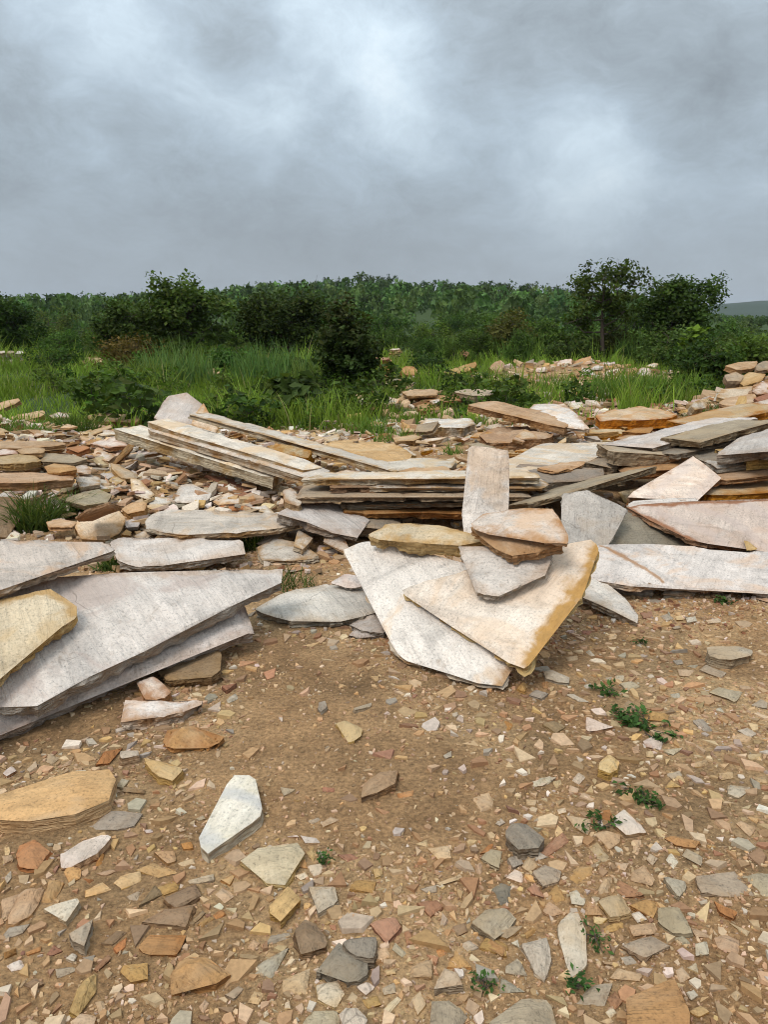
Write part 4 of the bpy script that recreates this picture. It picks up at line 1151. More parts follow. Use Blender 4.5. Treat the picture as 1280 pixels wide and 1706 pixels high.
# the rest: colour, outline
CROPS = {'L': (0, 1220, 2.6667), 'M': (400, 1220, 2.6667), 'R': (800, 1220, 2.6667), 'T': (840, 980, 2.909)}
REST = """
L brown 550 235 645 250 640 265 540 262;L pale 540 200 575 210 545 245 515 235;L yellow 690 530 770 525 785 570 750 585
L yellow 600 595 680 560 790 610 700 635;L yellow 490 660 530 620 620 605 620 650 540 680;L ochre 700 680 800 645 790 690 730 715
L buff 560 720 640 685 600 765;L brown 615 765 690 670 722 715;L brown 730 740 870 670 890 720 790 780;L buff 830 655 950 615 950 645 850 668
L ochre 980 652 1050 625 1020 670;L tan 950 712 990 675 1040 720 1000 750;L yellow 380 692 455 655 495 690 380 722;L brown 620 830 730 770 860 760 820 850
L orange 610 950 660 890 830 890 790 980 680 980;L brown 450 930 520 870 560 880 500 935;L tan 0 732 120 692 100 745 20 830
L tan 35 840 110 690 185 690 140 800 60 845;L ochre 190 740 220 650 280 660 230 750;L grey 10 890 40 855 130 840 100 880 25 902
L orange 5 972 75 945 80 975 15 1005;L orange 110 972 185 940 180 965 120 985;L pink 30 1030 90 1005 110 1040 50 1055;L buff 240 1042 330 1030 340 1050 250 1085
L white 290 1000 320 975 345 985 330 1015;L ochre 510 1040 570 1015 660 1010 660 1090 580 1100;L ochre 280 622 300 585 360 600 355 640 305 660
L orange 365 640 420 645 395 668;L orange 420 600 440 545 460 530 450 575;L tan 0 500 40 480 60 520 20 550;L cream 790 575 860 555 865 575 810 590
L tan 800 440 775 420 820 415 830 430;L orange 805 490 850 480 860 510 815 515;L pale 870 380 905 365 915 380 885 388;L pink 640 430 675 425 685 440 655 447
L red 200 985 240 940 275 965 235 985;L brown 100 1115 160 1080 200 1105 150 1135;L orange 505 950 560 905 550 945 520 968;L red 415 1050 480 980 495 1000 430 1060
L tan 420 1190 460 1180 475 1225 440 1250;L tan 300 1280 360 1240 430 1260 420 1300 320 1310;L tan 880 1210 910 1175 930 1195 905 1240
L buff 1000 1160 1060 1120 1085 1130 1050 1180;L yellow 1100 1190 1130 1140 1170 1150 1150 1200;L tan 90 1300 130 1265 170 1280 160 1320
L tan 430 620 500 600 520 610 470 630;L pale 20 640 50 605 55 640 30 670;L grey 200 490 240 485 235 500 210 502;L orange 940 810 985 780 1000 800 960 830
L brown 850 830 900 785 910 795 870 835;L ochre 880 845 930 810 950 820 900 855;L tan 5 545 50 540 60 560 20 580;L tan 210 85 270 110 230 140 200 130
L tan 270 150 320 115 310 140;L pink 15 180 50 150 70 170 30 195;L tan 0 150 20 130 25 160;L brown 690 190 720 175 700 205
M ochre 490 690 520 655 600 665 590 710;M grey 100 940 130 890 220 875 220 905;M grey 60 1025 170 970 215 940 140 1075 65 1055
M tan 185 1090 310 1035 290 1150 190 1140;M cream 340 1120 430 1100 460 1160 420 1220 350 1180;M red 580 850 680 825 710 860 650 930
M buff 670 960 690 925 745 975 720 1000;M tan 750 1020 850 1005 850 1070 755 1075;M ochre 925 1030 960 960 1030 1030;M ochre 1070 945 1100 905 1185 940 1180 985
M pale 975 930 1020 915 1060 945 1010 965;M slate 1120 690 1160 655 1210 670 1210 760 1160 765;M buff 1070 550 1110 515 1165 520 1160 600
M red 795 750 870 740 900 765 850 810;M tan 830 510 930 500 940 555 880 562;M pale 805 690 870 670 875 700 830 705
M tan 355 400 400 370 445 385 370 415;M buff 300 385 350 370 365 385 320 400;M pale 180 240 240 250 195 275;M red 365 235 425 240 425 262 370 260
M orange 700 268 770 255 765 275 705 285;M grey 900 100 940 80 945 105 915 115;M buff 280 1280 330 1235 430 1230 440 1300 300 1310
M grey 1150 1065 1270 1140 1150 1145;M tan 1025 280 1060 260 1130 280 1125 330 1070 350;M tan 600 960 650 945 665 985 610 1005
M ochre 540 1180 610 1160 630 1200 570 1220;M cream 630 1130 690 1100 695 1150 640 1160;M tan 470 1180 500 1135 530 1165 520 1200;M pink 520 1125 560 1105 600 1125 560 1160
M tan 760 1180 800 1145 830 1200 790 1250;M cream 640 1225 700 1170 720 1180 660 1250;M orange 255 565 290 560 300 600 260 595;M yellow 290 530 325 500 345 540 325 570
M cream 300 590 360 580 370 610 330 635;M pale 345 510 375 530 370 560 350 550;M pink 265 455 340 465 355 490 290 490;M pink 205 460 260 445 270 465
M red 430 530 500 520 545 550 480 565;M yellow 590 600 635 600 630 630 600 640;M tan 870 665 980 625 990 640 900 675;M orange 870 960 920 925 915 980 885 990
M red 730 880 760 870 770 930 740 940;M yellow 640 1055 690 1040 700 1070 660 1078;M cream 200 1195 220 1185 225 1220 195 1220;M ochre 850 550 880 520 900 540
M cream 100 1240 125 1225 130 1250 105 1265;M cream 240 630 290 615 305 635 270 650;M brown 940 860 1000 840 1015 880 965 905;M tan 680 700 720 670 715 700 690 720
M tan 780 490 830 470 830 500;M pink 1180 640 1220 600 1260 615 1260 660;M orange 1070 530 1100 490 1140 480 1110 520;M tan 1040 590 1070 570 1090 620 1060 635
M pale 1130 400 1160 375 1185 395 1155 415;M tan 30 950 60 910 90 930 60 965
R tan 510 440 560 430 620 450 625 480 580 515;R tan 485 500 520 480 590 540 585 605 520 595;R tan 500 660 540 615 590 625 580 700 520 725
R ochre 395 640 430 590 500 585 495 620 440 695;R red 605 690 620 650 720 710 640 715;R tan 670 610 730 580 780 650 760 675 670 645
R tan 525 740 570 720 630 715 670 790 580 810;R ochre 670 760 740 740 790 750 770 815 720 790;R yellow 470 800 480 740 520 750 545 800
R yellow 505 812 570 820 545 850 510 850;R ochre 540 865 590 830 655 825 650 865 560 885;R tan 665 850 780 840 780 890 680 905
R buff 790 770 880 765 930 870 860 870 800 830;R buff 635 935 760 895 850 940 745 1000;R grey 820 640 910 660 915 700 890 735
R buff 895 545 920 510 985 550 980 585;R white 825 560 850 530 880 570 860 600;R orange 1040 740 1150 790 1130 820 1070 790
R white 130 930 170 910 180 955;R buff 100 1020 170 985 210 1070 110 1060;R grey 415 1190 500 1110 590 1100 560 1200 420 1215
R tan 570 1085 610 1030 720 1060 715 1095;R tan 870 1050 900 1035 930 1080 890 1100;R white 915 1150 950 1135 975 1165 940 1190
R cream 920 1040 960 1020 970 1060;R tan 1040 905 1090 895 1150 920 1145 975 1060 945;R white 945 925 1010 925 1020 980 960 985
R buff 840 900 900 885 940 920 930 950;R tan 1110 840 1200 880 1190 900;R tan 1140 400 1160 385 1230 420 1200 455
R orange 510 345 575 335 590 390 520 375;R tan 385 365 490 380 480 450 420 410;R ochre 820 455 850 445 980 475 960 500 880 490
R red 265 530 365 430 390 470 310 535;R white 215 530 260 520 305 545 250 565;R buff 230 620 290 585 360 610 350 660 280 680
R pale 215 220 330 180 340 205 290 240;R cream 410 210 440 175 465 195 440 225;R pale 1110 230 1200 250 1150 285 1105 270
R grey 810 75 900 65 860 95;R pink 725 40 780 20 810 60 730 60;R tan 735 80 775 75 775 105 740 105;R ochre 820 240 850 205 895 240
R white 395 700 430 690 470 730 460 760 410 750;R ochre 300 710 345 665 385 730 340 745;R tan 285 790 310 750 370 795 320 805
R red 205 690 245 660 295 735 240 720;R tan 190 590 215 545 260 580 225 620;R grey 130 560 170 545 190 580 150 595;R white 670 800 710 785 745 825 700 840
R ochre 5 940 50 905 120 950 100 990;R tan 30 880 100 860 190 850 120 905;R ochre 185 890 230 850 265 870 210 910;R tan 540 1010 590 1005 640 1025 560 1035
R grey 625 990 670 980 710 1015 650 1025;R tan 940 860 1000 880 1025 905 960 900;R ochre 930 1230 980 1205 1020 1235 970 1255;R cream 560 1240 590 1215 605 1240 580 1265
R red 565 1180 600 1145 630 1190 590 1230;R tan 1110 1160 1140 1130 1165 1160 1140 1190;R yellow 1095 1225 1130 1200 1140 1230 1110 1245
R tan 600 570 660 575 650 610 610 600;R buff 740 560 755 535 790 555 770 590;R tan 680 470 720 470 710 540 690 540;R tan 1060 190 1120 175 1120 200 1070 205
R tan 680 155 740 140 740 165 690 172;R pale 430 100 460 115 440 130;R tan 720 330 790 300 780 340;R cream 340 340 380 330 385 350 350 360
R tan 205 295 250 300 245 320 210 320;R tan 400 230 440 245 430 265 395 255;R pale 970 745 1010 735 1015 755 985 760;R ochre 1190 370 1240 380 1230 400
R tan 950 130 1010 110 1020 135 960 145;R buff 830 180 890 165 900 190 850 200;R tan 0 270 40 262 60 300 20 315
T grey 120 510 150 485 220 505 180 530;T pale 295 502 340 500 420 540 370 537;T grey 570 460 620 450 655 470 600 490;T brown 545 590 600 525 650 560 600 640
T ochre 660 580 800 600 790 635 690 620;T pink 675 740 730 710 770 740 760 775 690 765;T grey 770 775 865 770 800 800;T tan 840 385 935 390 900 425 850 420
T buff 950 390 975 365 1080 400 1050 420;T buff 1000 490 1040 465 1160 490 1120 540;T grey 920 630 970 620 1030 690 980 690;T grey 1130 680 1180 665 1240 700 1200 715
T tan 1100 717 1150 697 1200 715 1180 745;T grey 1200 560 1245 530 1285 550 1285 580;T white 1025 585 1050 575 1070 600;T pale 480 495 530 500 510 520
T brown 190 650 240 635 300 660 250 690;T grey 395 300 420 295 445 325 420 330;T grey 480 425 520 420 540 445 500 450;T grey 820 350 860 345 870 365 840 370
T ochre 65 480 90 440 120 465 100 495;T ochre 180 450 220 440 220 480 190 480;T orange 30 650 10 640 35 670 5 690;T tan 330 920 360 890 390 900 360 940
T pale 120 940 180 905 260 895 240 930 160 960;T tan 240 930 275 920 280 960 255 970;T grey 810 505 850 500 860 525 820 530;T tan 1180 800 1250 795 1250 820 1190 822
T tan 1040 890 1110 880 1115 915 1050 925;T pale 1090 950 1190 960 1180 985 1095 985;T tan 1210 910 1280 905 1280 940 1230 935;T grey 890 370 940 365 930 385
T pale 760 130 800 115 820 140 790 150;T white 880 140 930 130 940 155 890 160;T pale 815 185 850 178 860 192 825 195;T cream 980 150 1050 140 1055 160 1000 165
T red 660 110 730 100 720 130 680 135;T yellow 830 130 880 122 880 145 840 148;T red 380 200 440 195 420 225 370 220;T tan 500 220 550 215 545 240 510 245
T tan 300 330 360 320 360 345 310 350;T buff 580 420 575 445 545 440 540 420;T tan 620 765 655 750 660 790 630 795;T tan 790 880 850 885 880 930 830 920"""
for ln in REST.strip().replace('\n', ';').split(';'):
    w = ln.split()
    ox, oy, k = CROPS[w[0]]
    a = [float(q) for q in w[2:]]
    S_(w[1], ' '.join(f"{ox + a[i] / k:.1f} {oy + a[i + 1] / k:.1f}" for i in range(0, len(a), 2)))
S_('red', "378 1147 370 1140 395 1135", .02)
for q in ("374 1163 392 1152 396 1160 380 1168", "525 1180 530 1168 542 1166 545 1176 534 1184", "586 1178 600 1172 620 1168 618 1176 592 1182"):
    S_('grey', q, .012)
# names for colours, sizes and shapes; every label says beside what the stone lies
CW = dict(bright_yellow='yellow', white='white', pale='pale grey', cream='cream', grey='grey', blue='bluish', pink='pinkish', tan='tan', ochre='ochre', yellow='yellow', orange='orange-brown',
          red='reddish brown', brown='brown', slate='dark grey', buff='grey-brown')
for s in STONES:
    if s['label'] is None:
        near = sorted(LM, key=lambda k: np.hypot(*(LM[k] - s['c'])[:2]))[0]
        d = s['c'] - LM[near]
        dist = np.hypot(d[0], d[1])
        sz = 'large' if s['size'] > .13 else 'small' if s['size'] < .065 else 'medium'
        shp = 'triangular' if s['k'] == 3 else 'elongated' if (s['asp'] > 2.3 or s['asp'] < .5) else 'four-sided' if s['k'] == 4 else 'blunt'
        s['base'] = f"{sz} {CW[s['mat']]} {shp} stone {'just ' if dist < .22 else ''}{words_dir(d[0], d[1])} the {near}"
        s['dist'] = dist
ORD = ['', 'second nearest ', 'third nearest ', 'fourth nearest ', 'fifth nearest ', 'sixth nearest ', 'seventh nearest ']
seen = {}
for s in sorted([q for q in STONES if q['label'] is None], key=lambda q: q['dist']):
    k = seen.get(s['base'], 0)
    seen[s['base']] = k + 1
    s['label'] = ORD[min(k, 6)] + s['base']
for s in STONES:
    dm = s['dome'] or s['size'] * random.choice((.02, .05, .09))
    big = s['size']
    mt = s['mat'] if s['key'] == 'white streaked slab' or s['mat'] not in ('white', 'pale', 'grey') else 'dusty_' + s['mat']
    place_plate('loose_stone', s['label'], s['P3'], s['n'], s['th'], mt, 'stone', ST, step=max(.007, big / 11), inner=max(.012, big / 6), rough=min(.007, big * .045),
                relief=min(.007, big * .04), dome=dm, rows=3, bevel=min(.006, .002 + big * .02), side_in=-.010, stain_w=.02, stain_base=.5, flake=min(.005, big * .03), flake_w=big * .10, smooth=big > .16)
print('stones', len(STONES))


# ------------------------------------------------------------------ gravel: what nobody could count
def chip_templates(n, k_lo, k_hi, seed):
    """flat broken chips: polygon prism with a smaller top; verts (k*2,3), tris"""
    r = np.random.default_rng(seed)
    out = []
    for _ in range(n):
        k = int(r.integers(k_lo, k_hi + 1))
        a = np.sort(r.random(k) * .75 + np.arange(k)) * 2 * np.pi / k
        rad = .48 + .52 * r.random(k)
        asp = .40 + .55 * r.random()
        x, y = np.cos(a) * rad, np.sin(a) * rad * asp
        s = .84 + .15 * r.random(k)
        zt = .34 + .10 * r.random() + (r.random() - .5) * .5 * x + (r.random() - .5) * .5 * y + (r.random(k) - .5) * .08
        V = np.vstack([np.column_stack([x, y, np.full(k, -.35)]), np.column_stack([x * s + .1 * (r.random() - .5), y * s + .1 * (r.random() - .5), zt])])
        f = []
        for i in range(k):
            j = (i + 1) % k
            f += [(i, j, k + j), (i, k + j, k + i)]
        for i in range(1, k - 1):
            f.append((k, k + i, k + i + 1))
        out.append((V, np.array(f)))
    return out


def scatter(name, tmpl, X, Y, size, flat, colours, mat, seed, lift=0.0, tilt=.25, label=None, cat=None):
    r = np.random.default_rng(seed)
    N = len(X)
    Z = H(X, Y)
    which = r.integers(0, len(tmpl), N)
    rz = r.random(N) * 2 * np.pi
    tx, ty = (r.random(N) - .5) * 2 * tilt, (r.random(N) - .5) * 2 * tilt
    VV, FF, CC = [], [], []
    base = 0
    for t, (V, f) in enumerate(tmpl):
        idx = np.nonzero(which == t)[0]
        if not len(idx):
            continue
        m = len(idx)
        P = V[None] * np.stack([size[idx], size[idx], size[idx] * flat[idx]], 1)[:, None, :]
        c, s = np.cos(rz[idx])[:, None], np.sin(rz[idx])[:, None]
        x = P[..., 0] * c - P[..., 1] * s
        y = P[..., 0] * s + P[..., 1] * c
        z = P[..., 2] + x * tx[idx][:, None] + y * ty[idx][:, None]
        x = x + X[idx][:, None]
        y = y + Y[idx][:, None]
        z = z + (Z[idx] + lift * size[idx])[:, None]
        VV.append(np.stack([x, y, z], -1).reshape(-1, 3))
        FF.append((f[None] + (base + np.arange(m) * len(V))[:, None, None]).reshape(-1, 3))
        CC.append(np.repeat(colours[idx], len(V), 0))
        base += m * len(V)
    me = mesh_np(name, np.vstack(VV), np.vstack(FF), mat, {'col': ('FLOAT_COLOR', np.vstack(CC))})
    return link(name, me, label=label, cat=cat, kind='stuff')


PAL = np.array((1.10, .975, .88)) * np.array([(.43, .31, .19), (.38, .26, .14), (.50, .39, .26), (.34, .20, .10), (.29, .155, .08), (.56, .50, .42), (.40, .36, .30), (.26, .17, .10), (.47, .31, .13), (.62, .58, .52), (.24, .12, .075), (.30, .27, .23)])
PW = np.array([.21, .19, .14, .12, .06, .04, .05, .08, .07, .012, .03, .02])
PW = PW / PW.sum()


def colours(n, seed, w=PW, jit=.25, soil=0.0):
    r = np.random.default_rng(seed)
    c = PAL[r.choice(len(PAL), n, p=w)]
    c = c * (1 - soil) + np.array((.50, .315, .175)) * soil
    return np.clip(c * (1 + (r.random((n, 1)) - .5) * 2 * jit) * (1 + (r.random((n, 3)) - .5) * .12), .02, .8)


def fore_points(n, seed, ylo, yhi, dens, near=1.25):
    """points on the dirt in front of the slabs, more of them where dens is high"""
    r = np.random.default_rng(seed)
    y = ylo + (yhi - ylo) * r.random(n * 3) ** near
    x = (r.random(n * 3) - .5) * 2 * (.62 * np.hypot(y, 1.5) + .7)
    keep = r.random(n * 3) < dens(x, y)
    return x[keep][:n], y[keep][:n]


def dens_fine(x, y):
    return np.clip((1 - .62 * sandy(x, y)) * (.50 + 1.5 * fbm(x * 2.3, y * 2.3, 91, 3)), .06, 1)


def dens_mid(x, y):
    d = (1 - .95 * sandy(x, y)) * (.58 + 1.5 * fbm(x * 2.1, y * 2.1, 95, 3))
    d = d * (1 - .75 * sstep(2.5, 3.3, y) * sstep(.4, -.3, x))
    return np.clip(d, .015, 1)


T_SMALL = chip_templates(24, 4, 5, 1)
T_MID = chip_templates(48, 3, 5, 2)
x, y = fore_points(46000, 5, 1.05, 5.2, dens_fine)
r_ = np.random.default_rng(6)
sz = .0032 + .0100 * r_.random(len(x)) ** 2.4
sz *= np.clip(.55 + .25 * y, .8, 1.5)
scatter('gravel', T_SMALL, x, y, sz, .55 + .5 * r_.random(len(x)), colours(len(x), 8, soil=.5), M_CHIP, 9, tilt=.5, label='fine tan gravel spread over the dirt', cat='gravel')


def spaced(x, y, rad, placed):
    """drop points that would lie on a stone already there"""
    keep = []
    cell = .12
    grid = {}

    def put(px, py, pr):
        for gx in range(int((px - pr) // cell), int((px + pr) // cell) + 1):
            for gy in range(int((py - pr) // cell), int((py + pr) // cell) + 1):
                grid.setdefault((gx, gy), []).append((px, py, pr))

    for p in placed:
        put(*p)
    for i in range(len(x)):
        ok = True
        for (a, b, q) in grid.get((int(x[i] // cell), int(y[i] // cell)), ()):
            if (a - x[i]) ** 2 + (b - y[i]) ** 2 < (q + rad[i] * .72) ** 2:
                ok = False
                break
        if ok:
            keep.append(i)
            put(x[i], y[i], rad[i] * .72)
    return np.array(keep)


stones_xy = [(s['c'][0], s['c'][1], s['size'] * .40) for s in STONES]


def pack(x, y):
    """how tightly stones are packed in the dirt"""
    d = .80 + 1.1 * fbm(x * 1.6, y * 1.6, 95, 3)
    d = d * (1 - .55 * sstep(2.6, 3.3, y)) * (1 - .45 * sstep(2.3, 3.0, y) * sstep(.3, -.3, x))
    return np.clip(d, .10, 1) * (1 - .97 * sandy(x, y)) + .012


X, Y, R = [], [], []
for seed_, n_, lo, hi in ((15, 9000, .024, .052), (16, 15000, .015, .026), (17, 26000, .008, .015)):
    x, y = fore_points(n_, seed_, 1.05, 4.9, pack, 1.6)
    X.append(x)
    Y.append(y)
    R.append(lo + (hi - lo) * np.random.default_rng(seed_ + 9).random(len(x)) ** 1.5)
x, y, rad = np.concatenate(X), np.concatenate(Y), np.concatenate(R)
k = spaced(x, y, rad, stones_xy)
x, y, rad = x[k], y[k], rad[k]
r_ = np.random.default_rng(16)
print('coarse gravel', len(x))
scatter('broken_stone_gravel', T_MID, x, y, rad * 1.3, np.clip(.018 / rad, .22, .7) * (.6 + .6 * r_.random(len(x))), colours(len(x), 18, soil=.15), M_CHIP, 19, lift=.0, tilt=.17,
        label='coarse tan and ochre stone chips among the larger stones', cat='gravel')

# rubble under and between the slabs
def area(n, seed, xlo, xhi, ylo, yhi):
    r = np.random.default_rng(seed)
    return xlo + (xhi - xlo) * r.random(n), ylo + (yhi - ylo) * r.random(n)


PW2 = np.array([.14, .08, .18, .06, .03, .20, .08, .02, .06, .16, .005, .0])
PW2 = PW2 / PW2.sum()
x, y = area(24000, 25, -7.5, 7.5, 4.4, 12.5)
keep = (np.abs(x) < .62 * y + .8) & (np.random.default_rng(2).random(len(x)) < (1 - .93 * grassy(x, y)) * np.clip(.75 + fbm(x * .9, y * .9, 99, 3), .2, 1))
x, y = x[keep], y[keep]
r_ = np.random.default_rng(26)
sz = .012 + .085 * r_.random(len(x)) ** 2.0
scatter('rubble', T_MID, x, y, sz, .22 + .3 * r_.random(len(x)), colours(len(x), 28, PW2), M_CHIP, 29, lift=.16, tilt=.45, label='pale and tan broken stone rubble between the slabs', cat='rubble')
x, y = area(3000, 75, -5.2, -.6, 5.3, 10.0)
keep = (np.abs(x) < .6 * y + .5) & (grassy(x, y) < .4)
x, y = x[keep], y[keep]
r_ = np.random.default_rng(76)
scatter('slab_rubble', T_MID, x, y, .04 + .10 * r_.random(len(x)) ** 1.6, .16 + .2 * r_.random(len(x)), colours(len(x), 78, PW2), M_CHIP, 79, lift=.45, tilt=.4, label='flat pale and tan shards filling the left rubble heap', cat='rubble')
# dark reddish chips in front of the long white slab
x, y = area(5000, 35, .1, 3.2, 3.3, 4.9)
keep = np.random.default_rng(3).random(len(x)) < np.clip(sstep(3.35, 3.9, y - .12 * (x - 1.6)), .06, 1)
x, y = x[keep], y[keep]
r_ = np.random.default_rng(36)
PW3 = np.array([.10, .08, .08, .12, .22, .08, .06, .12, .04, .06, .14, .0])
PW3 = PW3 / PW3.sum()
scatter('reddish_gravel', T_SMALL, x, y, .006 + .018 * r_.random(len(x)) ** 2, .5 + .4 * r_.random(len(x)), colours(len(x), 38, PW3), M_CHIP, 39, lift=.2, tilt=.5,
        label='reddish brown chips banked against the long white slab', cat='gravel')

# stone pieces showing through the grass towards the right
x, y = area(5200, 45, -.5, 10.5, 10.2, 23)
keep = (np.abs(x) < .6 * y + .8) & (np.random.default_rng(4).random(len(x)) < (1 - grassy(x, y)) * .8 + .03)
x, y = x[keep], y[keep]
r_ = np.random.default_rng(46)
PW4 = np.array([.22, .14, .20, .08, .03, .14, .04, .02, .10, .06, .0, .0])
PW4 = PW4 / PW4.sum()
scatter('meadow_rubble', T_MID, x, y, .04 + .20 * r_.random(len(x)) ** 2.0, .25 + .25 * r_.random(len(x)), colours(len(x), 48, PW4), M_CHIP, 49, lift=.25, tilt=.4,
        label='tan and cream broken stone showing through the grass', cat='rubble')

# broken plates lying crosswise between the big slabs, one by one
PLATE_LM = {'board-like stack': (-1.6, 6.4), 'big yellow slab': (-.2, 7.6), 'wide cream slab': (1.7, 6.6), 'tilted grey stack': (3.3, 6.0), 'tan layered boulder': (1.5, 9.2), 'white block': (.9, 9.8),
            'dark grass tuft': (-2.35, 5.3), 'thin leaning slab': (-3.4, 8.5), 'rust-sided slab': (3.1, 9.6), 'split-layer slab': (-1.0, 5.1), 'upright notched slab': (-2.6, 10.1)}
ZONES = [(-4.9, -1.3, 5.4, 9.8, 105), (-1.0, 2.4, 6.3, 10.6, 70), (2.0, 6.2, 6.4, 11.2, 70), (-1.6, .2, 4.75, 5.4, 16), (.9, 2.6, 5.3, 6.4, 24)]
r_ = np.random.default_rng(55)
PLATES = []
for x0, x1, y0, y1, n in ZONES:
    k = tries = 0
    while k < n and tries < 2000:
        tries += 1
        px_, py_ = r_.uniform(x0, x1), r_.uniform(y0, y1)
        if abs(px_) > .53 * py_ + .3:
            continue
        sz = .09 + .26 * r_.random() ** 1.5
        if any(np.hypot(px_ - a, py_ - b) < q * .55 for a, b, q in FOOT[:120] if q > .2) or any(np.hypot(px_ - a, py_ - b) < .42 * max(q, sz) for a, b, q in PLATES):
            continue
        PLATES.append((px_, py_, sz))
        k += 1
pl = []
for px_, py_, sz in PLATES:
    m = int(r_.integers(4, 6))
    a = np.sort(r_.random(m) * .8 + np.arange(m)) * 2 * np.pi / m + r_.random() * 6
    rad = sz * (.45 + .55 * r_.random(m)) * .72
    asp = .38 + .5 * r_.random()
    nrm = np.array((r_.normal() * .17, r_.normal() * .17 - .05, 1.0))
    nrm /= np.linalg.norm(nrm)
    th = .018 + .034 * r_.random()
    zc = float(H(px_, py_)) + th + .01 + .11 * r_.random()
    ro = r_.random() * 3
    P3 = []
    for aa, rr in zip(a, rad):
        lx, ly = np.cos(aa) * rr, np.sin(aa) * rr * asp
        wx, wy = lx * np.cos(ro) - ly * np.sin(ro), lx * np.sin(ro) + ly * np.cos(ro)
        P3.append((px_ + wx, py_ + wy, zc - (nrm[0] * wx + nrm[1] * wy) / nrm[2]))
    mt = r_.choice(['pale', 'white', 'tan', 'cream', 'grey', 'pink', 'rust', 'ochre', 'yellow', 'red', 'buff'], p=[.17, .12, .19, .14, .06, .09, .07, .06, .05, .03, .02])
    near = min(PLATE_LM, key=lambda q: np.hypot(PLATE_LM[q][0] - px_, PLATE_LM[q][1] - py_))
    dx, dy = px_ - PLATE_LM[near][0], py_ - PLATE_LM[near][1]
    cw = dict(CW, rust='rusty').get(mt, mt)
    szw = 'big' if sz > .24 else 'small' if sz < .14 else 'middling'
    pl.append([f"{szw} {cw} broken plate {words_dir(dx, dy)} the {near}", np.hypot(dx, dy), P3, nrm, th, mt, sz])
seen = {}
for q in sorted(pl, key=lambda q: q[1]):
    k = seen.get(q[0], 0)
    seen[q[0]] = k + 1
    q[0] = ORD[min(k, 6)] + q[0]
for lab, _, P3, nrm, th, mt, sz in pl:
    place_plate('broken_plate', lab, P3, nrm, th, mt, 'stone plate', 'broken plates strewn between the big slabs', step=max(.016, sz / 12), inner=sz / 5, rough=.005, relief=.005, rows=3, bevel=.0025, flake_w=.02, flake=.006, smooth=False)


# ------------------------------------------------------------------ plants
def blades(X, Y, h, w, lean, seed, cols, z=None, segs=3, bend=.55):
    """grass blades: a bent tapering strip each"""
    r = np.random.default_rng(seed)
    N = len(X)
    Z = H(X, Y) if z is None else z
    a = r.random(N) * 2 * np.pi
    face = r.random(N) * 2 * np.pi
    ls = lean * (.3 + .9 * r.random(N))
    V, C = [], []
    for k in range(segs + 1):
        t = k / segs
        out = h * ls * (t * (1 - bend) + bend * t * t)
        up = h * t * (1 - .35 * np.minimum(ls, 1.2) * t)
        cx, cy, cz = X + np.cos(a) * out, Y + np.sin(a) * out, Z + up - .02
        ww = w * (1 - t ** 1.6) * .5 + .0008
        wx, wy = np.cos(face) * ww, np.sin(face) * ww
        V += [np.stack([cx - wx, cy - wy, cz], 1), np.stack([cx + wx, cy + wy, cz], 1)]
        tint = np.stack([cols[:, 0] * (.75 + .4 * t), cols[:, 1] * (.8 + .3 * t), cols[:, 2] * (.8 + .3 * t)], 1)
        C += [tint, tint]
    V = np.stack(V, 1)
    C = np.stack(C, 1).reshape(-1, 3)
    m = 2 * (segs + 1)
    f = np.array([(2 * k, 2 * k + 1, 2 * k + 3, 2 * k + 2) for k in range(segs)])
    Fc = (f[None] + (np.arange(N) * m)[:, None, None]).reshape(-1, 4)
    return V.reshape(-1, 3), Fc, C


def green(n, seed, base=(.138, .205, .028), jit=.45, yellow=.35):
    r = np.random.default_rng(seed)
    c = np.array(base)[None] * (1.35 if base[0] < .1 else 1.0) * (1 + (r.random((n, 1)) - .5) * 2 * jit)
    y = r.random((n, 1)) * yellow
    return c * (1 - y) + np.array((.24, .25, .05))[None] * y


def grass_field():
    r = np.random.default_rng(51)
    N = 150000
    y = 9.3 + 36 * r.random(N) ** 1.7
    x = (r.random(N) - .5) * 2 * (.56 * y + 1.0)
    clump = fbm(x * .9, y * .7, 63, 3)
    keep = r.random(N) < grassy(x, y) * np.clip(.65 + 1.1 * clump, .12, 1)
    x, y = x[keep][:68000], y[keep][:68000]
    cl = fbm(x * .5, y * .4, 65, 3)
    h = (.10 + .20 * r.random(len(x))) * (1 + 1.4 * np.clip(cl, -.3, .5)) * np.clip(.7 + y / 28, .8, 1.7)
    tall = np.exp(-(((x - 4.3) / 1.6) ** 2 + ((y - 14.5) / 1.8) ** 2)) + .8 * np.exp(-(((x - 2.0) / 1.1) ** 2 + ((y - 16) / 1.2) ** 2))
    tus = fbm(x * 2.6, y * 2.0, 71, 2)
    h = h * np.where((x > .2) & (y < 18), .62, 1.0) * (1 + 1.1 * tall) * np.clip(1 + 1.5 * tus, .45, 1.9)
    w = .008 + .0009 * y
    base = green(len(x), 52)
    lum = np.clip(1 + 1.0 * fbm(x * .35, y * .3, 69, 3) + .7 * tus, .4, 1.9)
    base = base * lum[:, None]
    yp = sstep(.0, .3, fbm(x * .22 + 4, y * .2, 73, 3))[:, None] * .6
    base = base * (1 - yp) + np.array((.205, .27, .036)) * (.6 + .6 * r.random((len(x), 1))) * yp
    straw = r.random(len(x)) < .05
    base[straw] = np.array((.30, .25, .11))
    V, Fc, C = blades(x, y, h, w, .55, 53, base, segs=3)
    link('grass', mesh_np('grass', V, Fc, M_GRASS, {'col': ('FLOAT_COLOR', C)}), label='bright green grass filling the meadow behind the slabs', cat='grass', kind='stuff')


grass_field()


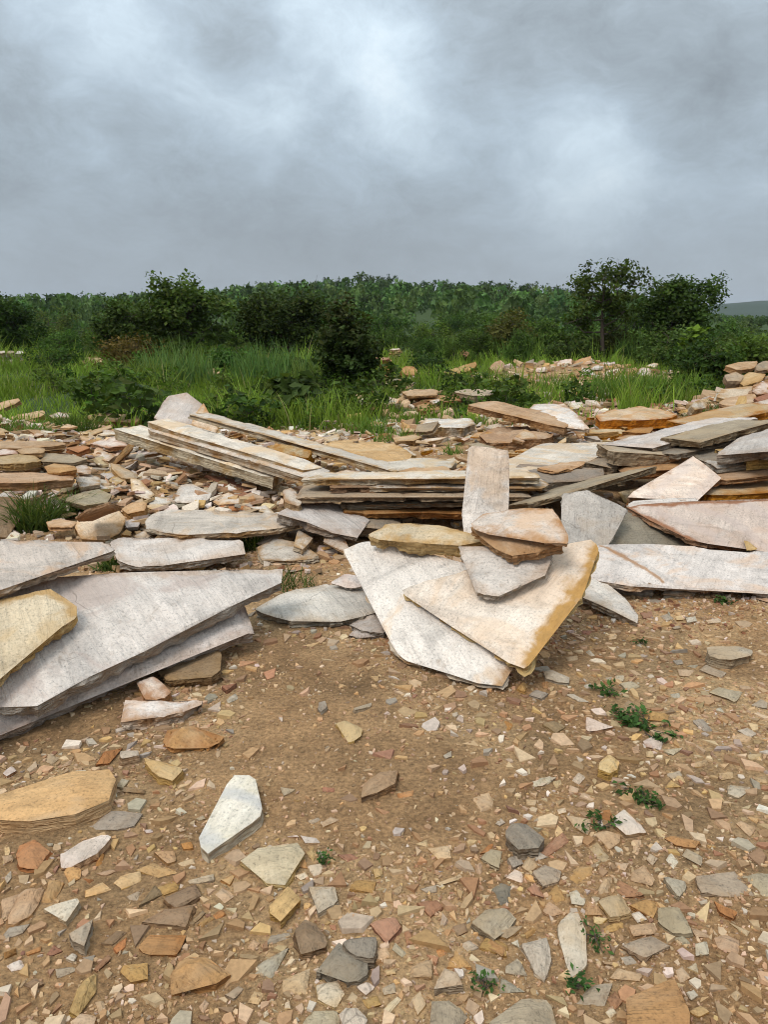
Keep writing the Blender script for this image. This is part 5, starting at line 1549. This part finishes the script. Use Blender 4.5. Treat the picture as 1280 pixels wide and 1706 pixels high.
def tuft(label, u, v, n, h, w, spread, lean, seed, col=(.075, .125, .022), name='grass_tuft', dist=None, cat='grass tuft', group='grass tufts', zoff=0.0):
    c = on_ground(u, v) if dist is None else at_y(u, v, dist)
    if dist is not None:
        c[2] = float(H(c[0], c[1]))
    r = np.random.default_rng(seed)
    a, q = r.random(n) * 2 * np.pi, np.sqrt(r.random(n)) * spread
    X, Y = np.cos(a) * q, np.sin(a) * q
    hh = h * (.35 + .75 * r.random(n)) * (1 - .35 * q / spread)
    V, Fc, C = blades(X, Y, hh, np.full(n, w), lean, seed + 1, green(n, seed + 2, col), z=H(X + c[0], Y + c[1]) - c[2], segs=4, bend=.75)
    o = link(name, mesh_np(name, V, Fc, M_GRASS, {'col': ('FLOAT_COLOR', C)}), label=label, cat=cat, group=group)
    o.location = (c[0], c[1], c[2] + zoff)
    return o


tuft('dense dark grass tuft growing at the left rubble heap', 62, 878, 420, .42, .011, .16, .85, 601, (.045, .085, .018))
tuft('grass tuft drooping over the tan slab in the left heap', 120, 860, 60, .42, .011, .06, 1.3, 602, (.06, .10, .025))
tuft('wide grass tuft at the meadow edge by the leaning thin slab', 125, 722, 300, .48, .014, .32, .9, 603, (.05, .095, .02))
tuft('grass tuft at the left edge of the meadow', 30, 728, 320, .40, .014, .40, .9, 604, (.06, .11, .02))
tuft('small leafy tuft in the gap beside the weathered slab', 420, 915, 90, .20, .009, .09, .7, 605, (.05, .10, .02))
tuft('thin grass in the gap in front of the small triangular slab', 480, 975, 130, .17, .006, .16, .8, 606, (.05, .085, .025))
tuft('low weed tuft between the weathered slab and the cream slab', 183, 948, 110, .17, .012, .08, .9, 607, (.045, .09, .02))
tuft('grass growing against the white block in the meadow edge', 662, 735, 200, .28, .014, .3, .8, 608, (.07, .125, .022))
tuft('grass tuft left of the white block', 620, 722, 240, .34, .014, .3, .8, 609, (.07, .125, .022))
tuft('sprig of grass in front of the tan layered boulder', 755, 757, 70, .2, .01, .12, .8, 610, (.06, .11, .02))
tuft('grass sprig under the sloping tan slab', 815, 708, 160, .22, .013, .35, .8, 611, (.05, .095, .02))
tuft('grass sprig between the triangular slab and the rust-sided slab', 975, 712, 160, .24, .013, .2, .8, 612, (.075, .12, .022))
tuft('dark grass at the foot of the heap by the frame edge', 1180, 700, 220, .36, .013, .3, .8, 613, (.045, .085, .018))
TG = 'tall reed-like grass clumps'
tuft('tall blue-green grass clump left of the round dark tree', 300, 660, 560, 1.35, .026, .85, .38, 621, (.07, .12, .04), 'tall_grass', 17.5, 'tall grass', TG)
tuft('broad tall grass clump in front of the round dark tree', 452, 652, 640, 1.35, .026, .95, .38, 622, (.085, .145, .045), 'tall_grass', 18, 'tall grass', TG)
tuft('tall grass clump between the big bush and the broad clump', 520, 660, 260, 1.1, .03, .6, .5, 623, (.07, .12, .03), 'tall_grass', 16.8, 'tall grass', TG)
tuft('yellow-green tall grass clump beside the brown shrub', 250, 668, 320, 1.0, .03, .7, .5, 624, (.09, .135, .025), 'tall_grass', 16.5, 'tall grass', TG)
tuft('light green grass clump in front of the thin reddish tree', 875, 600, 260, 1.4, .04, .9, .4, 625, (.085, .145, .03), 'tall_grass', 26, 'tall grass', TG)
tuft('bright grass clump right of the heap behind the grass', 1060, 668, 520, .85, .024, .9, .5, 626, (.065, .115, .018), 'tall_grass', 14.4, 'tall grass', TG)
tuft('bright grass clump in front of the dark spreading shrub', 1140, 662, 420, .8, .024, .8, .5, 627, (.07, .125, .018), 'tall_grass', 14.6, 'tall grass', TG)
tuft('bright grass clump beside the tilted ochre slab', 812, 650, 420, .75, .024, .8, .5, 628, (.075, .135, .02), 'tall_grass', 16.5, 'tall grass', TG)
tuft('grass clump growing before the white standing slab', 925, 655, 320, .65, .024, .8, .5, 629, (.065, .115, .018), 'tall_grass', 15.8, 'tall grass', TG)
tuft('soft green grass clump between the two right trees', 1060, 605, 260, 1.6, .045, 1.0, .4, 630, (.075, .13, .03), 'tall_grass', 26, 'tall grass', TG)
tuft('light grass clump beyond the shrubs in the middle', 770, 605, 220, 1.3, .045, .9, .4, 631, (.08, .14, .035), 'tall_grass', 28, 'tall grass', TG)


def tube(path, radii, sides=6):
    path = np.asarray(path, float)
    V, Fc = [], []
    for i, (p, r) in enumerate(zip(path, radii)):
        d = path[min(i + 1, len(path) - 1)] - path[max(i - 1, 0)]
        d /= np.linalg.norm(d) + 1e-9
        ref = np.array((1.0, 0, 0)) if abs(d[0]) < .8 else np.array((0, 1.0, 0))
        a = np.cross(d, ref)
        a /= np.linalg.norm(a)
        b = np.cross(d, a)
        for k in range(sides):
            t = 2 * np.pi * k / sides
            V.append(p + r * (np.cos(t) * a + np.sin(t) * b))
    for i in range(len(path) - 1):
        for k in range(sides):
            k2 = (k + 1) % sides
            Fc.append((i * sides + k, i * sides + k2, (i + 1) * sides + k2, (i + 1) * sides + k))
    return np.array(V), np.array(Fc)


def leaves_mesh(C, L, Wd, r, cols, up=.55, droop=0.0, out=None):
    """C: leaf centres; a folded pointed leaf of 4 verts each; out: which way the foliage faces there"""
    N = len(C)
    d = r.normal(size=(N, 3))
    d[:, 2] = d[:, 2] * .6 + .15 - droop
    d /= np.linalg.norm(d, axis=1, keepdims=True)
    n = r.normal(size=(N, 3)) * (1 - up) * .7
    n[:, 2] += up * .9
    if out is not None:
        n += out * 1.1
    s = np.cross(d, n)
    s /= np.linalg.norm(s, axis=1, keepdims=True) + 1e-9
    n = np.cross(s, d)
    L = L[:, None]
    Wd = Wd[:, None]
    base = C - d * L * .5
    tip = C + d * L * .5 - n * L * .10
    l_ = C - s * Wd * .5 + n * L * .06 + d * L * .05
    r2 = C + s * Wd * .5 + n * L * .06 + d * L * .05
    V = np.stack([base, r2, tip, l_], 1).reshape(-1, 3)
    Fc = np.arange(N * 4).reshape(N, 4)
    return V, Fc, np.repeat(cols, 4, 0)


def plant_data(seed, height, width, nlimb, nclump, per, leaf, crown_lo=.15, trunk_r=.06, clump_r=.28, col=(.045, .075, .018), shape='round', sub=2, yellow=.15, top_brown=0.0):
    """trunk and limbs (one mesh) and leaves (one mesh) of a tree or shrub standing at the origin"""
    r = np.random.default_rng(seed)
    clump_r = clump_r * .82
    width = max(width * .6, width - .9 * clump_r)
    TVs, TFs, nb = [], [], 0

    def add(path, rad, sides=6):
        nonlocal nb
        V, f = tube(path, rad, sides)
        TVs.append(V)
        TFs.append(f + nb)
        nb += len(V)

    tips = []
    hz = height * .82
    lean = r.normal(size=2) * .05 * height
    trunk = [np.array((lean[0] * t * t + .03 * height * np.sin(3 * t + seed), lean[1] * t * t, hz * t - .1)) for t in np.linspace(0, 1, 7)]
    add(trunk, [trunk_r * (1 - .8 * t) for t in np.linspace(0, 1, 7)], 7)
    for i in range(nlimb):
        t = crown_lo + (1 - crown_lo) * (i + r.random()) / nlimb
        p0 = trunk[0] + (trunk[-1] - trunk[0]) * t
        a = i * 2.4 + r.random() * 1.1
        if shape == 'round':
            reach = width * .5 * (.35 + .75 * np.sqrt(max(.05, 1 - ((t - .5) / .62) ** 2))) * (.7 + .45 * r.random())
        elif shape == 'top':
            reach = width * .5 * (.45 + .6 * t) * (.6 + .5 * r.random())
        else:
            reach = width * .5 * (1.1 - .75 * t) * (.7 + .5 * r.random())
        rise = (height - p0[2]) * (.25 + .45 * r.random()) if shape == 'top' else min((height - p0[2]) * .65, reach * (.05 + .65 * r.random()))
        p3 = p0 + np.array((np.cos(a) * reach, np.sin(a) * reach, rise))
        mid = (p0 + p3) / 2 + r.normal(size=3) * .08 * reach + np.array((0, 0, -.06 * reach))
        rr = trunk_r * (.55 - .3 * t)
        add([p0, mid, p3], [rr, rr * .65, rr * .25], 5)
        tips += [(p3, 1.0), (mid * .35 + p3 * .65, .9)]
        for _ in range(sub):
            b = r.normal(size=3) * reach * .38
            q = mid * .4 + p3 * .6
            e = q + b + np.array((0, 0, .1 * reach))
            add([q, (q + e) / 2 + r.normal(size=3) * .03, e], [rr * .4, rr * .28, rr * .12], 4)
            tips.append((e, .9))
    tips.append((trunk[-1] + np.array((0, 0, height * .14)), 1.1))
    T = np.array([q[0] for q in tips])
    T[:, 2] = np.clip(T[:, 2], .12 * height, height - clump_r * 1.15)
    ci = r.integers(0, len(T), nclump)
    cc = T[ci] + r.normal(size=(nclump, 3)) * clump_r * .55
    cl_l = .6 + .8 * r.random(nclump)
    li = np.repeat(np.arange(nclump), per)
    N = len(li)
    Lp = cc[li] + r.normal(size=(N, 3)) * np.array((clump_r * .5, clump_r * .5, clump_r * .38))
    Lp[:, 2] = np.maximum(Lp[:, 2], .03)
    cols = np.array(col)[None] * np.array((1.68, 1.70, 1.08)) * (cl_l[li] * (.6 + .8 * r.random(N)))[:, None]
    yl = (r.random((N, 1)) < yellow) * .5
    cols = cols * (1 - yl) + np.array((.11, .12, .028)) * yl
    if top_brown:
        tb = (np.clip((Lp[:, 2] / height - .35) * 1.6, 0, 1) * top_brown * (r.random(N) < .75))[:, None]
        cols = cols * (1 - tb) + np.array((.11, .075, .035)) * tb
    sz = leaf * (.6 + .8 * r.random(N))
    off = Lp - cc[li]
    off /= np.linalg.norm(off, axis=1, keepdims=True) + 1e-6
    cen = Lp - np.array((lean[0] * .5, lean[1] * .5, height * .5))
    cen /= np.linalg.norm(cen, axis=1, keepdims=True) + 1e-6
    LV, LF, LC = leaves_mesh(Lp, sz, sz * (.48 + .2 * r.random(N)), r, cols, out=off * .6 + cen * .5)
    return (np.vstack(TVs), np.vstack(TFs)), (LV, LF, LC)


def plant_meshes(name, data, bark=None):
    (tv, tf), (lv, lf, lc) = data
    return mesh_np(name + '_trunk', tv, tf, bark or M_BARK, smooth=True), mesh_np(name + '_crown', lv, lf, M_LEAF, {'col': ('FLOAT_COLOR', lc)})


def put_plant(name, meshes, label, cat, loc, rz=0, sc=1.0, group=None, scz=None):
    e = bpy.data.objects.new(name, None)
    COL.objects.link(e)
    e['label'] = label
    e['category'] = cat
    if group:
        e['group'] = group
    e.location = loc
    e.rotation_euler = (0, 0, rz)
    e.scale = (sc, sc, scz or sc)
    link('trunk', meshes[0], e)
    link('crown', meshes[1], e)
    return e


def ground_at(u, dist):
    p = at_y(u, 600, dist)
    return (p[0], p[1], float(H(p[0], p[1])) - .02)


def px(n, dist):
    return n / F * dist * 1.02


OWN = []
TR = 'trees and shrubs standing beyond the meadow'


def own_plant(name, label, cat, u, dist, top_v, wpx, seed, **kw):
    """a plant of its own: base at u and dist, top at photo row top_v, wpx wide"""
    g = ground_at(u, dist)
    height = (at_y(u, top_v, dist)[2] - g[2]) * .95
    width = px(wpx, dist) * .84
    OWN.append((g[0], g[1], label))
    put_plant(name, plant_meshes(name, plant_data(seed, height, width, **kw)), label, cat, g, 0, 1, TR)


own_plant('broadleaf_shrub', 'big dark broadleaf shrub in the middle of the meadow', 'shrub', 577, 16, 486, 100, 701, nlimb=10, nclump=210, per=32, leaf=0.115, crown_lo=.05, trunk_r=.05, clump_r=.22, sub=4,
          col=(.026, .040, .014), shape='round', top_brown=.4)
own_plant('round_tree', 'round dense dark tree left of the big shrub', 'tree', 485, 27, 484, 135, 702, nlimb=16, nclump=190, per=52, leaf=0.132, crown_lo=.25, trunk_r=.10, clump_r=.42,
          col=(.025, .040, .013), shape='round')
own_plant('broadleaf_tree', 'tall broadleaf tree on the left above the hill line', 'tree', 312, 27, 450, 112, 703, nlimb=18, nclump=150, per=42, leaf=0.158, crown_lo=.2, trunk_r=.09, clump_r=.38,
          col=(.044, .066, .020), shape='round', yellow=.25)
own_plant('broadleaf_shrub', 'rounded dark shrub left of the tall broadleaf tree', 'shrub', 215, 26, 496, 92, 704, nlimb=14, nclump=110, per=42, leaf=0.139, crown_lo=.1, trunk_r=.06, clump_r=.36, col=(.036, .056, .018),
          shape='round', yellow=.15)
own_plant('round_tree', 'dark dense tree at the left edge', 'tree', 12, 32, 490, 90, 705, nlimb=14, nclump=150, per=49, leaf=0.145, crown_lo=.15, trunk_r=.1, clump_r=.45, col=(.030, .052, .014), shape='round')
own_plant('slender_tree', 'tall sparse tree with a reddish trunk on the right', 'tree', 1002, 26, 411, 112, 706, nlimb=17, nclump=125, per=30, leaf=0.132, crown_lo=.36, trunk_r=.085, clump_r=.30, col=(.042, .062, .018),
          shape='round', sub=3, yellow=.15)
own_plant('round_tree', 'broad round tree right of the sparse tall tree', 'tree', 1118, 27, 452, 118, 707, nlimb=20, nclump=230, per=49, leaf=0.139, crown_lo=.12, trunk_r=.11, clump_r=.40, col=(.040, .060, .017), shape='round')
own_plant('reddish_tree', 'thin reddish-brown tree left of the sparse tall tree', 'tree', 845, 29, 505, 66, 708, nlimb=12, nclump=70, per=38, leaf=0.132, crown_lo=.15, trunk_r=.06, clump_r=.34, col=(.065, .058, .024), shape='round')
own_plant('shrub', 'dark green shrub between reddish tree and sparse tall tree', 'shrub', 905, 30, 528, 70, 709, nlimb=12, nclump=80, per=38, leaf=0.132, crown_lo=.1, trunk_r=.06, clump_r=.36, col=(.045, .072, .02), shape='round')
own_plant('large_leaf_plant', 'low plant with large dark leaves in the grass', 'plant', 487, 12.2, 628, 110, 710, nlimb=12, nclump=46, per=12, leaf=.24, crown_lo=.02, trunk_r=.02, clump_r=.20, col=(.032, .050, .020), shape='top')
own_plant('brownish_shrub', 'reddish-brown shrub below the rounded dark shrub', 'shrub', 215, 22, 560, 85, 711, nlimb=12, nclump=80, per=35, leaf=0.099, crown_lo=.05, trunk_r=.04, clump_r=.34, col=(.085, .062, .024), shape='round')
own_plant('shrub', 'small dark shrub in front of the reddish-brown shrub', 'shrub', 250, 19, 590, 60, 712, nlimb=10, nclump=50, per=35, leaf=0.086, crown_lo=.05, trunk_r=.03, clump_r=.28, col=(.040, .066, .02), shape='round')
own_plant('shrub', 'dark spreading shrub beside the tall grass by the heap', 'shrub', 1178, 16.5, 568, 110, 713, nlimb=14, nclump=110, per=38, leaf=0.099, crown_lo=.04, trunk_r=.04, clump_r=.30, col=(.038, .062, .018), shape='round')
own_plant('bright_leaf_plant', 'plant with bright yellow-green leaves before the round tree', 'plant', 1150, 21, 542, 34, 714, nlimb=6, nclump=14, per=10, leaf=.26, crown_lo=.3, trunk_r=.03, clump_r=.22, col=(.075, .10, .018), shape='top')
own_plant('shrub', 'leafy shrub at the right edge above the heap', 'shrub', 1250, 17.5, 552, 110, 715, nlimb=14, nclump=110, per=38, leaf=0.099, crown_lo=.04, trunk_r=.04, clump_r=.34, col=(.058, .090, .022), shape='round')
own_plant('shrub', 'dark bush beside the tall grass clump left of centre', 'shrub', 385, 21, 575, 80, 716, nlimb=12, nclump=80, per=38, leaf=0.099, crown_lo=.05, trunk_r=.04, clump_r=.34, col=(.040, .068, .02), shape='round')
own_plant('shrub', 'small dark bush by the reddish slab stack', 'shrub', 712, 21.5, 585, 56, 717, nlimb=10, nclump=60, per=35, leaf=0.092, crown_lo=.04, trunk_r=.03, clump_r=.3, col=(.036, .062, .022), shape='round')
own_plant('shrub', 'low bush among grass at the left behind the meadow', 'shrub', 95, 24, 585, 90, 718, nlimb=12, nclump=80, per=35, leaf=0.106, crown_lo=.04, trunk_r=.03, clump_r=.4, col=(.040, .070, .02), shape='round')
own_plant('shrub', 'dark shrub behind the heap in the grass', 'shrub', 950, 25, 560, 80, 719, nlimb=12, nclump=80, per=38, leaf=0.106, crown_lo=.04, trunk_r=.04, clump_r=.36, col=(.034, .054, .018), shape='round')
own_plant('shrub', 'brownish shrub round the foot of the sparse tall tree', 'shrub', 1020, 26.6, 545, 75, 720, nlimb=12, nclump=90, per=38, leaf=0.112, crown_lo=.04, trunk_r=.05, clump_r=.36, col=(.055, .055, .02), shape='round')
own_plant('shrub', 'grey-green shrub at the foot of the broad round tree', 'shrub', 1105, 24.5, 540, 90, 721, nlimb=12, nclump=90, per=38, leaf=0.112, crown_lo=.04, trunk_r=.05, clump_r=.36, col=(.042, .066, .024), shape='round')
# broad-leaved weeds among the grass
WK = [plant_meshes('meadow_weed', plant_data(870 + i, .48, .62, nlimb=8, nclump=22, per=12, leaf=(.085, .11, .07)[i], crown_lo=.05, trunk_r=.012, clump_r=.15, col=[(.05, .085, .02), (.04, .066, .02), (.065, .10, .024)][i], shape='round'))
      for i in range(3)]
r_ = np.random.default_rng(83)
WEEDS = []
while len(WEEDS) < 70:
    d = 10.6 + 11 * r_.random() ** 1.3
    u = r_.uniform(-40, 1320)
    g = ground_at(u, d)
    if grassy(g[0], g[1]) < .25 or u < 60:
        continue
    near = min(OWN, key=lambda q: np.hypot(q[0] - g[0], q[1] - g[1]))
    o = put_plant('meadow_weed', WK[len(WEEDS) % 3], near[2], 'weed', g, r_.random() * 6.3, r_.uniform(.6, 1.5), 'broad-leaved weeds in the meadow')
    WEEDS.append((np.hypot(near[0] - g[0], near[1] - g[1]), o))
CNT = {}
NTH = ['', 'second ', 'third ', 'fourth ', 'fifth ', 'sixth ', 'seventh ', 'eighth ', 'ninth ', 'tenth ', 'eleventh ', 'twelfth ', 'thirteenth ', 'fourteenth ', 'fifteenth ', 'sixteenth ', 'seventeenth ', 'eighteenth ', 'nineteenth ',
       'twentieth ', 'twenty-first ', 'twenty-second ', 'twenty-third ', 'twenty-fourth ', 'twenty-fifth ', 'twenty-sixth ', 'twenty-seventh ', 'twenty-eighth ']
for _, o in sorted(WEEDS, key=lambda q: q[0]):
    k = CNT.get(o['label'], 0)
    CNT[o['label']] = k + 1
    o['label'] = f"{NTH[k]}nearest broad-leaved weed to the {o['label']}"
# the bare pale snag by the tall broadleaf tree
g = ground_at(259, 27.5)
p = [np.array((0, 0, 0)), np.array((.03, 0, .8)), np.array((-.02, .02, 1.45)), np.array((-.06, 0, 2.15))]
tv, tf = tube(p, [.05, .042, .035, .015], 7)
o = link('dead_snag', mesh_np('dead_snag', tv, tf, M_SNAG, smooth=True), label='bare pale dead trunk between the two left trees', cat='dead tree')
o.location = g

# shrubs and small trees in the middle distance: a few kinds, many individuals
KINDS = [plant_meshes('mid_tree', plant_data(800 + i, 3.4, 3.0, nlimb=13, nclump=100, per=30, leaf=.17, crown_lo=(.25, .1, .3, .05, .2)[i], trunk_r=.08, clump_r=.46,
                                             col=[(.042, .068, .020), (.050, .078, .020), (.036, .060, .016), (.056, .070, .024), (.046, .080, .026)][i], shape=['round', 'round', 'top', 'round', 'cone'][i]))
         for i in range(5)]
r_ = np.random.default_rng(81)
cnt = 0
placed = []
SCRUB = []
while cnt < 165:
    d = 30 + 75 * r_.random() ** 1.2
    u = r_.uniform(-150, 1430)
    if cnt >= 120:
        d = r_.uniform(25, 31)
        if u < 70 or 260 < u < 340 or 405 < u < 505 or 590 < u < 690 or 1040 < u < 1075:
            continue
    if cnt < 45:
        d = r_.uniform(30, 50)
    g = ground_at(u, d)
    if any(np.hypot(g[0] - a, g[1] - b) < (1.2 if cnt >= 120 else 2.0) for a, b in placed):
        continue
    placed.append((g[0], g[1]))
    if u > 1140 and d > 31.5:
        top = r_.uniform(530, 550)
    else:
        top = r_.uniform(540, 575) if d < 31.5 else r_.uniform(533, 562) if d < 55 else r_.uniform(508, 540)
    sc = max(.28, (1.5 - (top - 529) / F * d - g[2]) / 3.5)
    near = min(OWN, key=lambda q: abs(q[0] / q[1] - g[0] / g[1]))
    SCRUB.append((d, put_plant('savanna_tree', KINDS[cnt % 5], near[2], 'tree', g, r_.random() * 6.3, sc, 'scrub trees between meadow and hill', sc * r_.uniform(.85, 1.05))))
    cnt += 1

ORDW = NTH
rank = {}
for d, o in sorted(SCRUB, key=lambda q: q[0]):
    short = o['label']
    k = rank.get(short, 0)
    rank[short] = k + 1
    o['label'] = f"{ORDW[min(k, 27)]}nearest scrub tree behind the {short}"

# the wooded hill: one mass
def forest():
    r = np.random.default_rng(91)
    tm = []
    for i in range(7):
        n = 150
        q = r.normal(size=(n, 3))
        q /= np.linalg.norm(q, axis=1, keepdims=True)
        blob = r.normal(size=(7, 3)) * np.array((.62, .62, .30)) + np.array((0, 0, .68))
        c = blob[r.integers(0, 7, n)] + q * np.array((.42, .42, .26))[None] * (.7 + .4 * r.random((n, 1)))
        c[:, 2] = np.maximum(c[:, 2], .08)
        c[:, :2] /= 1.25 * np.abs(c[:, :2]).max()
        c[:, 2] /= 1.08 * c[:, 2].max()
        L = .090 + .065 * r.random(n)
        V, Fc, Cc = leaves_mesh(c, L * 1.5, L * 1.1, r, np.full((n, 3), 1.0) * (.7 + .6 * r.random((n, 1))), up=.35, out=q * 1.2)
        tm.append((V, Fc, Cc))
    N = 2050
    y = 85 + 205 * r.random(N) ** .8
    x = (r.random(N) - .5) * 2 * (.62 * y + 6)
    z = H(x, y)
    h = 2.4 + 3.6 * r.random(N) ** 1.6
    h = np.where(x / y > .36, h * .40, h)
    wd = h * (.55 + .35 * r.random(N))
    which = r.integers(0, 7, N)
    rz = r.random(N) * 6.283
    base = np.array((.088, .128, .036))[None] * (.5 + 1.1 * r.random((N, 1))) * (1 + (r.random((N, 3)) - .5) * .22)
    VV, FF, CC, nb = [], [], [], 0
    for t, (V, Fc, Cc) in enumerate(tm):
        i = np.nonzero(which == t)[0]
        c, s = np.cos(rz[i])[:, None], np.sin(rz[i])[:, None]
        X = (V[None, :, 0] * c - V[None, :, 1] * s) * wd[i][:, None] + x[i][:, None]
        Y = (V[None, :, 0] * s + V[None, :, 1] * c) * wd[i][:, None] + y[i][:, None]
        Z = V[None, :, 2] * h[i][:, None] + z[i][:, None]
        VV.append(np.stack([X, Y, Z], -1).reshape(-1, 3))
        FF.append((Fc[None] + (nb + np.arange(len(i)) * len(V))[:, None, None]).reshape(-1, 4))
        CC.append((Cc[None] * base[i][:, None, :]).reshape(-1, 3))
        nb += len(i) * len(V)
    link('forest', mesh_np('forest', np.vstack(VV), np.vstack(FF), M_FOREST, {'col': ('FLOAT_COLOR', np.vstack(CC))}), label='dark green wood covering the low hill', cat='forest', kind='stuff')


forest()
# trees that stand out on the ridge line
RT = [plant_meshes('ridge_tree', plant_data(850 + i, 5.5, 5.0, nlimb=11, nclump=55, per=16, leaf=.42, crown_lo=.45, trunk_r=.13, clump_r=.60, col=(.034, .056, .019), shape='top')) for i in range(4)]
r_ = np.random.default_rng(95)
NUMW = 'one two three four five six seven eight nine ten eleven twelve thirteen fourteen fifteen sixteen seventeen eighteen nineteen twenty twenty-one twenty-two twenty-three twenty-four twenty-five twenty-six twenty-seven twenty-eight'.split()
us = [-10, 38, 62, 118, 160, 205, 235, 400, 432, 455, 495, 530, 555, 612, 640, 672, 705, 742, 775, 812, 838, 880, 915, 940, 1065]
for k, u in enumerate(us):
    d = r_.uniform(225, 262)
    g = ground_at(u, d)
    sc = r_.uniform(.95, 1.4)
    put_plant('ridge_tree', RT[k % 4], ('tree standing on the wooded ridge line, number %s counted from the left' % NUMW[k]), 'tree', g, r_.random() * 6.3, sc, 'trees on the ridge line')

# small weeds on the gravel
def weed(label, u, v, n, spread, leaf, seed, col=(.055, .105, .026), h=.022):
    c = on_ground(u, v)
    r = np.random.default_rng(seed)
    TVs, TFs, nb, Lp = [], [], 0, []
    for k in range(max(4, n // 14)):
        a = r.random() * 6.283
        q = spread * (.4 + .8 * r.random())
        path = [np.array((0, 0, .0)), np.array((np.cos(a) * q * .5, np.sin(a) * q * .5, h * (.5 + .5 * r.random()))), np.array((np.cos(a + .4) * q, np.sin(a + .4) * q, h * (.3 + .7 * r.random())))]
        V, f = tube(path, [.002, .0016, .0008], 4)
        TVs.append(V)
        TFs.append(f + nb)
        nb += len(V)
        for _ in range(14):
            t = r.random()
            p = path[0] * (1 - t) + path[2] * t if t < .3 else path[1] * (1 - t) + path[2] * t
            Lp.append(p + r.normal(size=3) * np.array((.012, .012, .008)))
    Lp = np.array(Lp)
    Lp[:, 2] = np.abs(Lp[:, 2]) + .004
    N = len(Lp)
    s = leaf * (.5 + r.random(N))
    cols = np.array(col)[None] * (.5 + 1.1 * r.random((N, 1)))
    lv, lf, lc = leaves_mesh(Lp, s, s * .5, r, cols, up=.7)
    put_plant('weed', (mesh_np('weed_stem', np.vstack(TVs), np.vstack(TFs), M_BARK), mesh_np('weed_leaf', lv, lf, M_LEAF, {'col': ('FLOAT_COLOR', lc)})), label, 'weed', c, group='weeds on the gravel')


for lab, u, v, n, sp, lf, sd in [
    ('spreading green weed beside the purplish white chip', 1072, 1212, 150, .13, .030, 901), ('second sprig of the weed nearest the purplish chip', 1035, 1200, 70, .07, .026, 902),
    ('small weed on the gravel above the spreading weed', 1015, 1160, 70, .07, .024, 903), ('weed growing behind the pinkish pale slab', 1066, 1332, 110, .07, .022, 904),
    ('small weed left of the pinkish pale slab', 1000, 1378, 80, .07, .018, 905), ('weed between the white lichen slab and the broad grey slab', 956, 1646, 70, .04, .014, 906),
    ('weed at the right side of the white lichen-spotted slab', 992, 1560, 80, .05, .013, 907),
    ('tiny sprig beside the cream layered boulder', 537, 1433, 40, .02, .012, 909), ('tiny weed at the bottom among the grey-tan stones', 808, 1648, 50, .03, .014, 910),
    ('weed in the reddish chips before the long white slab', 1205, 1005, 60, .06, .025, 912),
    ('tiny weed in front of the golden-edged slab', 1068, 1072, 40, .03, .016, 914),]:
    weed(lab, u, v, n, sp, lf, sd)

# ------------------------------------------------------------------ the damp air
def haze():
    x0, x1, y0, y1, z0, z1 = -3300, 3300, -3700, 3700, -9, 70
    V = [(x, y, z) for z in (z0, z1) for y in (y0, y1) for x in (x0, x1)]
    Fc = [(0, 2, 3, 1), (4, 5, 7, 6), (0, 1, 5, 4), (1, 3, 7, 5), (3, 2, 6, 7), (2, 0, 4, 6)]
    m = bpy.data.materials.new('haze')
    m.use_nodes = True
    nt = m.node_tree
    nt.nodes.remove(nt.nodes['Principled BSDF'])
    v = nt.nodes.new('ShaderNodeVolumePrincipled')
    v.inputs['Color'].default_value = (0.86, 0.92, 1.0, 1)
    v.inputs['Density'].default_value = 0.00015
    nt.links.new(v.outputs[0], nt.nodes['Material Output'].inputs['Volume'])
    me = bpy.data.meshes.new('haze')
    me.from_pydata(V, [], Fc)
    me.materials.append(m)
    link('haze', me, label='thin damp haze in the air over the hills', cat='haze', kind='stuff')


haze()
